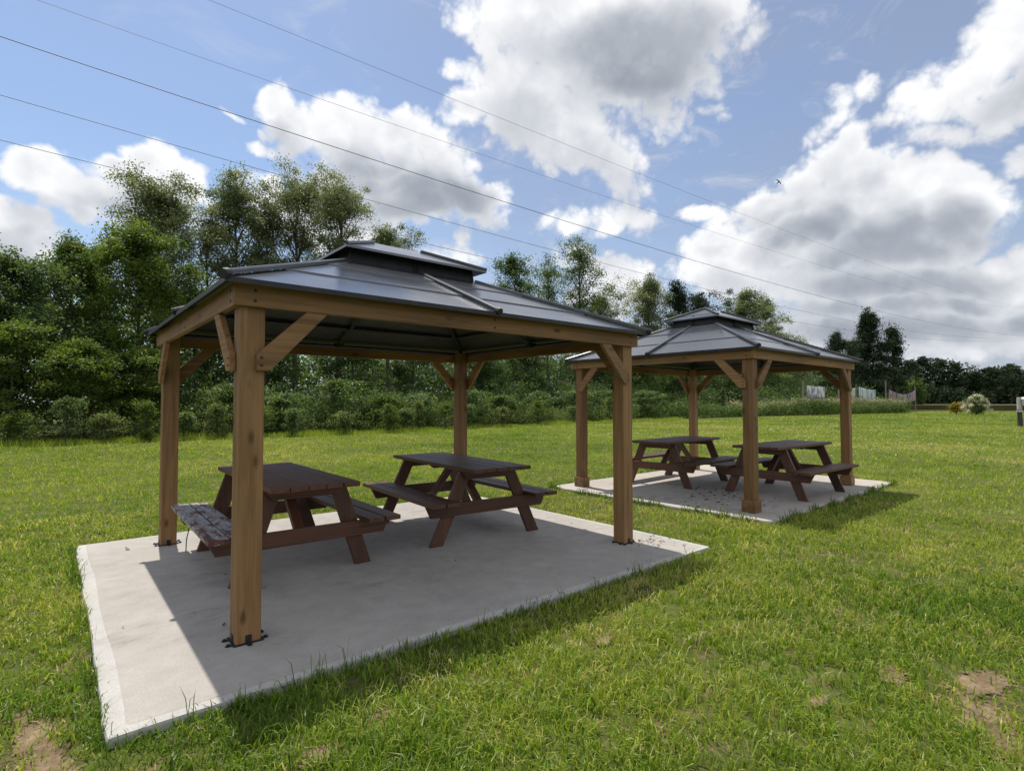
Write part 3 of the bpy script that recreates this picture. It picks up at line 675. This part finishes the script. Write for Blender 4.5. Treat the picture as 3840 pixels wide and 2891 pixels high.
def leaf_mass(name, path, depth, hmin, hmax, nclump, per, leaf, mat, seed, cl=.35, floor=0.0, flat=.7, lab=None, top=None, prof=None):
    rg = np.random.default_rng(seed); path = np.array(path, float); seg = np.linalg.norm(np.diff(path, axis=0), axis=1); cum = np.concatenate([[0], np.cumsum(seg)])
    s = rg.uniform(0, cum[-1], nclump); x = np.interp(s, cum, path[:, 0]); y = np.interp(s, cum, path[:, 1])+rg.uniform(0, depth, nclump)
    hh = hmin+(hmax-hmin)*vnoise(s, s*0+seed, .22 if hmax < 5 else .09, seed)*(.7+.5*vnoise(s, s*0, .9, 2))
    if prof is not None: hh = hh*np.interp(s/cum[-1], prof[0], prof[1])
    z = floor+(rg.random(nclump)**.75)*(hh-floor)
    if top is not None: z = hh*rg.uniform(*top, nclump)
    C = np.stack([x, y, z], 1); idx = np.repeat(np.arange(nclump), per); off = rg.normal(size=(len(idx), 3))*np.array([1, 1, flat])*cl
    P = C[idx]+off; P[:, 2] = np.clip(P[:, 2], .03, 99)+GZ
    tint = .4+rg.normal(0, .15, nclump)[idx]+rg.normal(0, .14, len(idx))+.08*off[:, 2]/cl
    return tag(np_mesh(name, leaves(P, leaf, rg), np.full(len(P), 4), tint, mat), kind='stuff')
SM = [(3.4, 22.0, 2.3, 1.2, 'pale sumac bush at the right edge of the nearest post'), (5.6, 21.6, 1.9, 1.1, 'pale sumac bush left of the nearer tabletop'), (8.2, 21.8, 2.6, 1.4, 'tall sumac bush above the nearer picnic table'),
      (10.9, 21.5, 1.8, 1.0, 'feathery bush between the two near tables'), (13.1, 21.9, 2.0, 1.1, 'leafy bush behind the twin dark bushes'), (16.6, 22.0, 2.2, 1.2, 'pale bush right behind the rear post'), (19.6, 22.6, 1.9, 1.2, 'pale sumac bush right of the rear post'),
      (23.4, 23.2, 2.2, 1.4, 'leafy bush above the far bench of the right near table'), (27.8, 23.8, 2.4, 1.5, 'leafy bush left of the near gazebo\'s right post'), (33.0, 24.4, 2.5, 1.6, 'leafy bush between the gazebos\' roofs'), (38.5, 25.4, 2.6, 1.7, 'leafy bush right of the farther gazebo\'s rear left post')]
for i, (x, y, h, r, lab) in enumerate(SM):
    tree('sumac_bush', x, y, h, r, .04, 'oval', M['leaf_sumac' if i % 3 else 'leaf_mid'], lab, 'bush', 4200, .13, 200+i, 'bushes behind the small shrubs', .34, limbs=18, tr=.03, flat=.5)
leaf_mass('undergrowth', [(1.5, 22.4), (12, 22.2), (20, 22.8), (36, 25.4)], 2.4, .3, 2.3, 1700, 34, .105, M['leaf_mid'], 1, .28)
leaf_mass('tall_weeds', [(-14, 21.4), (2, 21.2), (12, 20.7), (20, 21.4), (36, 24.0)], 1.3, .25, 1.5, 1500, 22, .085, M['leaf_bush'], 12, .15, flat=1.7)
leaf_mass('undergrowth', [(-16, 23.8), (12, 23.4), (36, 27), (60, 30)], 3.5, 1.2, 5.2, 2800, 34, .15, M['leaf_dark'], 2, .40)
leaf_mass('woodland', [(-30, 35), (0, 36), (40, 40), (100, 45), (135, 40)], 12, 5.0, 9.5, 6500, 22, .40, M['leaf_dark'], 3, .95)
leaf_mass('weed_bank', [(30, 23.2), (36.5, 25), (43, 23.2), (56, 23.0), (89, 17.6)], 1.6, .8, 1.75, 1500, 22, .17, M['leaf_mid'], 4, .32)
leaf_mass('weed_bank', [(56, 24.0), (92, 18.6)], 3.0, 1.3, 2.4, 700, 18, .22, M['leaf_sumac'], 6, .4)
leaf_mass('weed_plumes', [(52, 23.6), (70, 21.2), (90, 18)], 1.6, 1.2, 1.9, 420, 9, .14, M['plume'], 5, .22, top=(.88, 1.12))
leaf_mass('undergrowth', [(60, 30), (84, 28), (112, 24)], 4, 2.0, 4.4, 800, 22, .3, M['leaf_dark'], 7, .6)
leaf_mass('far_woods', [(150, 46), (215, 60), (300, 40), (330, 5), (345, -30)], 30, 7, 15.5, 5200, 28, 1.0, M['leaf_fir'], 8, 2.2, prof=([0, .2, .38, .5, .62, .8, 1], [.95, 1.05, .88, .62, .85, .95, .9]))
leaf_mass('field_edge', [(128, 8), (128, -12)], 1.0, .6, 1.9, 300, 20, .3, M['leaf_grey'], 9, .5)
for x, y, h, r, mt, lab in ((150, 32, 7.0, 2.6, 'leaf_mid', 'small round tree standing alone before the dark far woods'), (122, 1.5, 6.2, 4.2, 'leaf_grey', 'round grey-green tree above the box post at right')):
    tree('round_tree', x, y, h, r, .05, 'oval', M[mt], lab, 'tree', 3000, .5, 300+int(x), None, 1.0)
FP = [(226.9, 52, 16.5, 3.2, 'first flat-topped pine from the left above the far woods'), (235.4, 50, 18.5, 4.3, 'tallest flat-topped pine above the far woods'), (247.3, 48, 17.8, 3.1, 'pine right of the tallest far pine'), (260.7, 46, 16.8, 3.5, 'layered pine above the dip in the far woods'), (269.2, 42, 13.6, 3.6, 'low pine just right of the dip in the far woods'), (276.7, 38, 15.8, 5.4, 'broad dark pine above the cream bush'), (291.0, 34, 17.0, 5.6, 'last dark pine above the woods near the right border')]
for i, (x, y, h, r, lab) in enumerate(FP):
    tree('pine_tree', x, y, h, r, .45, 'oval', M['leaf_fir'], lab, 'tree', 3200, .75, 500+i, 'pines rising over the far woods', 1.3, flat=.4)
# flowering bushes on the lawn's far edge
g = tree('hydrangea_bush', 80.6, 9.2, 2.15, 1.2, .02, 'oval', M['leaf_mid'], 'bush covered in cream-white flower heads at the lawn\'s far edge', 'flowering bush', 2600, .16, 401, None, .32, limbs=24, tr=.03)
rg = np.random.default_rng(77)
def heads(n, rx, h, s, per):
    a = rg.uniform(0, 2*pi, n); t = rg.uniform(.18, 1, n); rr = rx*np.sqrt(np.clip(1-t**2.4, 0, 1))*rg.uniform(.75, 1.15, n)
    C = np.stack([rr*np.cos(a), rr*np.sin(a), h*t*rg.uniform(.9, 1.08, n)], 1); return np.repeat(C, per, 0)+rg.normal(0, s, (n*per, 3))
P = heads(58, 1.3, 2.25, .10, 34); np_mesh('blossoms', leaves(P, .12, rg), np.full(len(P), 4), rg.random(len(P)), M['cream'], g)
g = tree('lily_bush', 81.3, 11.2, 1.3, .85, .02, 'shrub', M['leaf_bright'], 'low bush of orange and yellow flowers beside the cream bush', 'flowering bush', 1800, .16, 402, None, .3, limbs=18, tr=.03)
P = heads(75, .85, 1.4, .06, 9); P[:, 2] += .1; np_mesh('blossoms', leaves(P, .11, rg), np.full(len(P), 4), rg.random(len(P)), M['orange'], g)

# ------------------------------------------------------------------ trellis poles and hung banners
POLES = [(64.97, 22.3, 4.05, 'grey wooden pole left of the first banner'), (76.0, 22.3, 3.6, 'grey wooden pole in the gap behind the gazebo\'s right brace'), (82.1, 22.2, 4.0, 'grey wooden pole left of the blue-green banner'), (93.8, 22.0, 4.7, 'tallest grey wooden pole between the last two banners'), (108.9, 22, 4.2, 'grey wooden pole at the right end of the banners')]
for x, y, h, lab in POLES:
    m = MB(); m.tube([(0, 0, -.2), (0, 0, h*.5), (.02, .01, h)], [.11, .10, .09], 8)
    o = m.build('wooden_pole', M['greypost'], None); o.location = (x, y, GZ); tag(o, lab, 'pole', 'poles holding the banners')
def banner(x0, x1, y, z0, z1, drop, sag, mat, lab):
    n = 22; V = []; F = []; w = x1-x0
    for j in range(7):
        for i in range(n+1):
            u = i/n; v = j/6
            z = z0+(z1-z0)*u-sag*4*u*(1-u)-drop*v*(1+.05*sin(7*u))
            V.append((w*(u-.5)*(1-.02*v), .05*sin(u*17+v*2)*(.3+v), z))
    for j in range(6):
        for i in range(n): F.append((j*(n+1)+i, j*(n+1)+i+1, (j+1)*(n+1)+i+1, (j+1)*(n+1)+i))
    m = MB(); m.add(V, F); o = m.build('banner', mat, None, smooth=True); o.location = ((x0+x1)/2, y, GZ)
    o.rotation_euler = (0, 0, -.06); md = o.modifiers.new('thickness', 'SOLIDIFY'); md.thickness = .008
    tag(o, lab, 'banner', 'fabric banners hung on the poles')
    m = MB(); pts = [(w*(u-.5), 0, z0+(z1-z0)*u-sag*4*u*(1-u)+.01) for u in [k/12 for k in range(13)]]; m.tube(pts, .012, 4); m.build('top_rope', M['wire'], o)
PUR = banner_mat('banner_purple', 0, [(.26, .25, .36), (.14, .14, .20), (.72, .71, .68)], (.72, .71, .69), (1.5, .5))
YEL = banner_mat('banner_pale', 0, [(.55, .55, .30), (.45, .5, .42), (.66, .66, .6)], (.62, .63, .58), (1.2, .3))
BLU = banner_mat('banner_bluegreen', 0, [(.34, .45, .47), (.24, .33, .36), (.70, .71, .70)], (.70, .71, .70), (.8, .12))
PNK = banner_mat('banner_mauve', 0, [(.30, .16, .20), (.10, .08, .11), (.45, .40, .41)], (.42, .33, .36), (1.0, .15))
banner(66.2, 70.8, 22.2, 3.55, 3.45, 1.45, .06, PUR, 'white banner with purple print, first of the row')
banner(76.6, 81.2, 22.2, 3.35, 3.5, 1.75, .12, YEL, 'pale banner mostly hidden behind the gazebo\'s right post')
banner(83.2, 88.9, 22.1, 3.7, 3.35, 1.6, .15, BLU, 'white banner with blue-green stripes between two poles')
banner(96.5, 107.8, 22.0, 3.55, 3.6, 1.65, .75, PNK, 'deeply sagging mauve striped banner, last of the row')

# weathered post with a pale box near the right border
g = empty('box_post', (42.2, .62, GZ)); tag(g, 'weathered post with a pale box on its side near the right border', 'post')
m = MB(); m.tube([(0, 0, -.1), (0, 0, .15), (.01, 0, .5), (.0, .01, .90)], [.19, .14, .12, .12], 9); m.build('post', M['bark'], g)
wp = material('weathered_paint', lambda t: principled(t, t.ramp(t.noise(t.coord(), 6, 5, .7), [(.3, (.38, .36, .33)), (.7, (.62, .60, .57))]), .8))
m = MB(); m.tube([(0, .01, 1.05), (0, .01, 1.78)], [.125, .12], 8); m.box((-.15, -.14, .88), (.13, .15, 1.0)); m.build('upper_post', wp, g, .01)
m = MB(); m.box((-.2, -.75, 1.28), (.2, -.13, 1.66)); m.prism([(-.26, 1.66), (.26, 1.66), (0, 1.80)], lambda a, b, t: (a, t, b), -.8, -.10)
m.build('box', wp, g, .01)

# ------------------------------------------------------------------ power lines (heights measured along x at y = 40)
W = {1: [(-60,31.0),(5.5,31.4),(15.8,31.6),(68.1,32.8),(113.7,34.2),(182.3,37.3),(300,44)],
     2: [(-60,27.2),(-4.1,26.8),(3.2,26.85),(15.9,26.95),(35.4,27.4),(68,28.2),(105.8,29.6),(146.8,31.4),(181.9,33.2),(300,42)],
     3: [(-60,26),(-5.6,23.95),(3.2,23.75),(15.9,23.45),(35,23.1),(67.9,23.0),(98.3,23.2),(144.2,24.1),(200.1,25.9),(375.6,35.4),(460,41)],
     4: [(-60,23),(-5.5,20.4),(2.4,20.15),(12.3,19.85),(17.4,19.65),(41.5,19.25),(67.8,19.1),(103.3,19.4),(137,20.1),(169.7,21.2),(292.8,27.9),(375.3,33.9),(460,40.5)],
     5: [(-60,20),(-5.5,17.85),(-1,17.65),(5.1,17.4),(22.2,16.95),(32.9,16.7),(56.8,16.5),(104.6,16.9),(135.9,17.8),(169.6,19.1),(309.2,27.9),(375,33.2),(460,40)]}
WL = {1: 'highest power line, crossing the blue sky at top left', 2: 'second power line from the top, thin and faint', 3: 'thickest dark power line, third from the top', 4: 'fourth power line from the top, passing behind the poplars', 5: 'lowest power line, passing behind the poplars'}
for k, p in W.items():
    xs = np.array([a for a, _ in p], float); zs = np.array([b for _, b in p], float)
    co = np.polyfit(xs, zs, 3 if k > 2 else 2); X = np.linspace(-60, 460, 90)
    m = MB(); m.tube([(x, 40+.15*k, float(np.polyval(co, x))) for x in X], {3: .030, 1: .015, 2: .014}.get(k, .021), 5)
    tag(m.build('power_line', M['wire'], smooth=True), WL[k], 'power line', 'power lines across the sky')

# bird
me = bpy.data.meshes.new('bird')
bv = [(0,0,0),(0,.10,.01),(0,.20,.02),(0,.27,.03),(0,.33,.035),(0,-.14,-.005),(0,-.30,-.01),(.14,.14,.06),(.32,.10,.11),(.50,-.04,.10),(-.14,.14,.06),(-.32,.10,.11),(-.50,-.04,.10)]
be = [(0,1),(1,2),(2,3),(3,4),(0,5),(5,6),(1,7),(7,8),(8,9),(1,10),(10,11),(11,12)]
me.from_pydata(bv, be, []); o = bpy.data.objects.new('bird', me); COL.objects.link(o)
md = o.modifiers.new('skin', 'SKIN'); md.use_smooth_shade = True
rad = [(.07,.07),(.075,.07),(.05,.05),(.045,.045),(.012,.012),(.05,.035),(.075,.012),(.08,.016),(.075,.012),(.02,.006),(.08,.016),(.075,.012),(.02,.006)]
for v, r in zip(me.skin_vertices[0].data if me.skin_vertices else [], rad): v.radius = r
if me.skin_vertices: me.skin_vertices[0].data[0].use_root = True
o.modifiers.new('sub', 'SUBSURF').levels = 1
me.materials.append(M['bird']); o.location = (48.9, 17.7, 22.0); o.rotation_euler = (.5, -.75, 2.5); o.scale = (.65,)*3
tag(o, 'small dark bird flying in front of the large cloud', 'bird')

# ------------------------------------------------------------------ sky: Nishita plus clouds placed by direction
BLOBS = [(-0.009, 0.312, 0.046, 0.028, -4.0, 1), (0.03, 0.291, 0.046, 0.039, -25.0, 1), (0.11, 0.354, 0.046, 0.035, 12.0, 1), (0.147, 0.344, 0.054, 0.033, 11.0, 1), (0.07, 0.331, 0.035, 0.028, 13.0, 1), (0.106, 0.297, 0.09, 0.049, 11.0, 1), (-0.039, 0.224, 0.053, 0.052, -8.0, 1), (-0.06, 0.244, 0.037, 0.035, 12.0, 1), (0.223, 0.44, 0.023, 0.007, -13.0, 0.42), (0.268, 0.399, 0.025, 0.012, -10.0, 0.5), (0.287, 0.471, 0.031, 0.032, 10.0, 1), (0.313, 0.443, 0.044, 0.049, -10.0, 1), (0.409, 0.446, 0.103, 0.051, 7.0, 1), (0.49, 0.457, 0.083, 0.041, 5.0, 1), (0.548, 0.423, 0.098, 0.056, -14.0, 1), (0.466, 0.381, 0.17, 0.055, 0.0, 1), (0.616, 0.367, 0.092, 0.046, -16.0, 1), (0.523, 0.348, 0.108, 0.034, 3.0, 1), (0.663, 0.329, 0.043, 0.031, 1.0, 0.8), (0.608, 0.297, 0.031, 0.025, 1.0, 0.5), (0.779, 0.621, 0.18, 0.07, -2.0, 1), (0.947, 0.608, 0.196, 0.081, -7.0, 1), (0.889, 0.56, 0.192, 0.074, -5.0, 1.15), (0.693, 0.523, 0.086, 0.082, -33.0, 1), (0.659, 0.513, 0.1, 0.031, 21.0, 0.9), (0.796, 0.474, 0.14, 0.068, -27.0, 1), (0.872, 0.421, 0.09, 0.044, -34.0, 0.9), (0.921, 0.374, 0.049, 0.02, -31.0, 0.55), (1.08, 0.605, 0.06, 0.03, 13.0, 0.8), (0.97, 0.475, 0.071, 0.048, -39.0, 0.7), (1.048, 0.481, 0.035, 0.014, -33.0, 0.42), (0.594, 0.541, 0.038, 0.018, -5.0, 0.45), (0.641, 0.61, 0.043, 0.047, 2.0, 0.55), (1.407, 0.435, 0.109, 0.042, 23.0, 0.8), (1.451, 0.472, 0.054, 0.057, 14.0, 1), (1.449, 0.393, 0.057, 0.046, 6.0, 0.85), (1.332, 0.412, 0.056, 0.027, 25.0, 0.65), (1.268, 0.449, 0.042, 0.02, -5.0, 0.5), (1.23, 0.418, 0.035, 0.019, 19.0, 0.42), (1.38, 0.369, 0.062, 0.018, -4.0, 0.45), (1.254, 0.375, 0.039, 0.04, -12.0, 1), (1.229, 0.351, 0.051, 0.046, 22.0, 1), (1.296, 0.34, 0.051, 0.03, -32.0, 1), (1.182, 0.325, 0.057, 0.044, 29.0, 1), (1.272, 0.306, 0.123, 0.059, -11.0, 1.1), (1.357, 0.308, 0.069, 0.039, -23.0, 1), (1.398, 0.274, 0.062, 0.04, -34.0, 1), (1.127, 0.309, 0.076, 0.037, 13.0, 1), (1.046, 0.324, 0.041, 0.015, 8.0, 0.7), (1.221, 0.253, 0.168, 0.063, -8.0, 1.15), (1.35, 0.233, 0.093, 0.058, -10.0, 1.15), (1.068, 0.264, 0.066, 0.042, 5.0, 1), (1.125, 0.214, 0.135, 0.052, -5.0, 1), (1.444, 0.173, 0.044, 0.043, -9.0, 1), (1.405, 0.141, 0.059, 0.032, -7.0, 1), (1.293, 0.161, 0.2, 0.055, -6.0, 1), (1.291, 0.098, 0.246, 0.042, -4.0, 1), (1.447, 0.093, 0.069, 0.037, -5.0, 0.9), (1.458, 0.313, 0.026, 0.024, 10.0, 0.6), (0.854, 0.322, 0.099, 0.025, 7.0, 0.6), (0.888, 0.339, 0.05, 0.026, -3.0, 0.55), (0.944, 0.313, 0.036, 0.023, -4.0, 0.5), (0.804, 0.312, 0.042, 0.014, -11.0, 0.5), (0.895, 0.23, 0.082, 0.036, -3.0, 0.8), (0.887, 0.19, 0.099, 0.037, -2.0, 0.8), (0.812, 0.257, 0.051, 0.024, -2.0, 0.5), (0.574, 0.257, 0.076, 0.028, 2.0, 0.6), (0.364, 0.305, 0.153, 0.044, 6.0, 0.7), (0.261, 0.336, 0.043, 0.035, 8.0, 0.6)]
SHADES = [(0.939, 0.561, 0.139, 0.061, -6.0, 1), (1.027, 0.585, 0.086, 0.046, -9.0, 0.8), (0.523, 0.355, 0.183, 0.041, 6.0, 1), (0.441, 0.4, 0.064, 0.029, 5.0, 0.5), (1.328, 0.237, 0.117, 0.04, -4.0, 1), (1.182, 0.28, 0.061, 0.032, -8.0, 0.8), (1.393, 0.257, 0.046, 0.025, -12.0, 0.6), (1.292, 0.119, 0.194, 0.031, -5.0, 0.8), (1.322, 0.171, 0.113, 0.02, -7.0, 0.5), (0.038, 0.271, 0.044, 0.028, 11.0, 0.6), (-0.04, 0.193, 0.052, 0.031, 10.0, 0.7), (1.416, 0.399, 0.056, 0.03, 6.0, 0.5), (0.118, 0.299, 0.079, 0.026, 10.0, 0.5)]
w = bpy.data.worlds.new('World'); sc.world = w; w.use_nodes = True; w.node_tree.nodes.clear()
def blob_field(t, p, blobs, k):
    F = None
    for (a, e, rx, ry, rot, wt) in blobs:
        pc = p
        if F is not None:      # chains the blobs one after the other, which keeps the shader's working memory small
            nd = t.n.new('ShaderNodeVectorMath'); nd.operation = 'MULTIPLY_ADD'
            t.l.new(F, nd.inputs[0]); nd.inputs[1].default_value = (1e-9,)*3; t.l.new(p, nd.inputs[2]); pc = nd.outputs[0]
        mv = t.mapping(pc, (a, e, 0), (0, 0, RAD(rot)), (rx*1.10, ry*1.10, 1), 'TEXTURE')
        f = t.math('MULTIPLY_ADD', t.vmath('DOT_PRODUCT', mv, mv), -wt, wt)
        F = f if F is None else t.math('SMOOTH_MAX', F, f, k)
    return F
def cloud_group(name):
    ng = bpy.data.node_groups.new(name, 'ShaderNodeTree')
    ng.interface.new_socket('Direction', in_out='INPUT', socket_type='NodeSocketVector')
    for nm in ('Field', 'Azimuth'): ng.interface.new_socket(nm, in_out='OUTPUT', socket_type='NodeSocketFloat')
    ng.interface.new_socket('Place', in_out='OUTPUT', socket_type='NodeSocketVector')
    t = NT(ng); gi = t.new('NodeGroupInput'); go = t.new('NodeGroupOutput'); d = gi.outputs[0]
    sp = t.new('ShaderNodeSeparateXYZ'); t.l.new(d, sp.inputs[0])
    az = t.math('ARCTAN2', sp.outputs[0], sp.outputs[1]); el = t.math('ARCSINE', sp.outputs[2])
    cb = t.new('ShaderNodeCombineXYZ'); t.l.new(az, cb.inputs[0]); t.l.new(el, cb.inputs[1])
    warp = t.vmath('SCALE', t.vmath('SUBTRACT', t.noise(d, 8, 3, .6, color=True), (.5, .5, .5)), scale=.075)
    p = t.vmath('ADD', cb.outputs[0], warp)
    F = blob_field(t, p, BLOBS, .18)
    out_m = t.math('MAXIMUM', t.math('SUBTRACT', t.math('ABSOLUTE', t.math('SUBTRACT', az, .70)), .82), t.math('SUBTRACT', el, .70))
    out_m = t.math('MULTIPLY', out_m, 5.0, clamp=True)
    low = t.math('MULTIPLY', t.math('SUBTRACT', t.noise(d, 2.6, 2), .40), 5.0)  # unseen cloud cover outside the view, added heavy to raise the fill light
    F = t.math('MAXIMUM', F, t.math('SUBTRACT', t.math('MULTIPLY', low, out_m), t.math('MULTIPLY', t.math('SUBTRACT', 1.0, out_m), 2.0)))
    F = t.math('MAXIMUM', F, -1.5)
    t.l.new(F, go.inputs[0]); t.l.new(az, go.inputs[1]); t.l.new(p, go.inputs[2])
    return ng
NG = cloud_group('cloud_field')
t = NT(w.node_tree); out = t.new('ShaderNodeOutputWorld'); bg = t.new('ShaderNodeBackground'); t.l.new(bg.outputs[0], out.inputs[0])
sky = t.new('ShaderNodeTexSky'); sky.sky_type = 'NISHITA'; sky.sun_disc = False; sky.sun_elevation = RAD(SUN_EL); sky.sun_rotation = RAD(90-SUN_AZ)
sky.air_density = 1.0; sky.dust_density = .7; sky.ozone_density = 1.3; sky.altitude = 200
dn = t.vmath('NORMALIZE', t.coord('Generated'))
def field(v):
    g_ = t.new('ShaderNodeGroup'); g_.node_tree = NG; t.l.new(v, g_.inputs[0]); return g_.outputs
F0, azim, place = field(dn)[:3]
F1 = field(t.vmath('NORMALIZE', t.vmath('ADD', dn, tuple(SUNV*.075))))[0]
fb = t.math('SUBTRACT', t.noise(dn, 13, 9, .66, .1), .5)
bl = t.math('SUBTRACT', .40, t.voro(t.vmath('ADD', dn, t.vmath('SCALE', t.noise(dn, 20, 2, color=True), scale=.03)), 26, 'F1', 2.5))
D0 = t.math('ADD', t.math('ADD', F0, t.math('MULTIPLY', fb, 1.75)), t.math('MULTIPLY_ADD', bl, .62, .27))
alpha = t.maprange(D0, -.10, .54, 0, 1, True)
lit = t.math('MAXIMUM', t.math('MINIMUM', t.math('SUBTRACT', F0, F1), .5), -.5)
thick = t.maprange(t.math('MULTIPLY_ADD', D0, .35, t.math('MULTIPLY', F0, .65)), .25, 1.05, 0, 1, True)
base = t.maprange(t.math('MULTIPLY_ADD', fb, .9, blob_field(t, place, SHADES, .25)), -.45, .85, 0, 1, True)
soft = t.noise(dn, 6, 4, .5)
shade = t.math('ADD', t.math('MULTIPLY_ADD', lit, .42, .97), t.math('MULTIPLY', thick, t.maprange(soft, .35, .65, -.08, -.40)))
shade = t.math('ADD', t.math('MULTIPLY_ADD', bl, .20, shade), t.math('MULTIPLY_ADD', fb, .28, t.math('MULTIPLY', base, t.math('MULTIPLY', thick, -.50))))
ccol = t.ramp(shade, [(0, (1.9, 2.1, 2.5)), (.35, (2.9, 3.12, 3.5)), (.68, (4.6, 4.75, 5.05)), (1.0, (6.5, 6.55, 6.65))])
# hazier, greyer cloud sheet close to the horizon
sp = t.new('ShaderNodeSeparateXYZ'); t.l.new(dn, sp.inputs[0])
skyc = t.mix(1.0, sky.outputs[0], (1.0, 1.0, 1.0, 1), 'MULTIPLY')
veil = t.math('MULTIPLY', t.maprange(azim, .15, .95, .08, .45, True), t.maprange(t.noise(t.mapping(dn, scale=(1, 1, 3)), 3.5, 5), .3, .65, .5, 1))
skyc = t.mix(veil, skyc, (2.35, 2.45, 2.95))
wisp = t.noise(t.mapping(dn, rot=(.3, .2, .5), scale=(1, 1.4, 2.6)), 6.5, 9, .68, .9)
skyc = t.mix(t.math('MULTIPLY', t.maprange(wisp, .50, .78, 0, .62, True), t.maprange(azim, .1, .7, .35, 1.0, True)), skyc, (4.6, 4.75, 5.1))
hz = t.math('MULTIPLY', t.maprange(sp.outputs[2], .0, .34, .85, 0, True), t.maprange(t.noise(t.mapping(dn, scale=(1, 1, 4)), 5, 5), .3, .62, .35, 1))
skyc = t.mix(hz, skyc, (2.75, 3.05, 3.75))
cmix = t.mix(alpha, skyc, ccol)
t.l.new(cmix, bg.inputs[0]); bg.inputs[1].default_value = .125
w.cycles.sampling_method = 'MANUAL'; w.cycles.sample_map_resolution = 512

L = bpy.data.lights.new('sun', 'SUN'); L.energy = 3.7; L.angle = RAD(.55); L.color = (1.0, .95, .86)
lo = bpy.data.objects.new('sun', L); COL.objects.link(lo); lo.rotation_euler = (-SUNV).to_track_quat('-Z', 'Y').to_euler(); lo.location = (0, 0, 30)

cam = bpy.data.cameras.new('camera'); cam.lens = 36*2049.83/3840; cam.sensor_width = 36; cam.clip_start = .05; cam.clip_end = 3000
co = bpy.data.objects.new('camera', cam); COL.objects.link(co); co.location = CAM; co.rotation_euler = (pi/2+.0316, .0004, -.698); sc.camera = co
sc.view_settings.view_transform = 'Standard'; sc.view_settings.look = 'None'; sc.view_settings.exposure = 0.32; sc.view_settings.gamma = 1
sc.cycles.max_bounces = 5; sc.cycles.transparent_max_bounces = 4; sc.cycles.diffuse_bounces = 2; sc.cycles.glossy_bounces = 3; sc.cycles.transmission_bounces = 3
sc.cycles.use_denoising = True
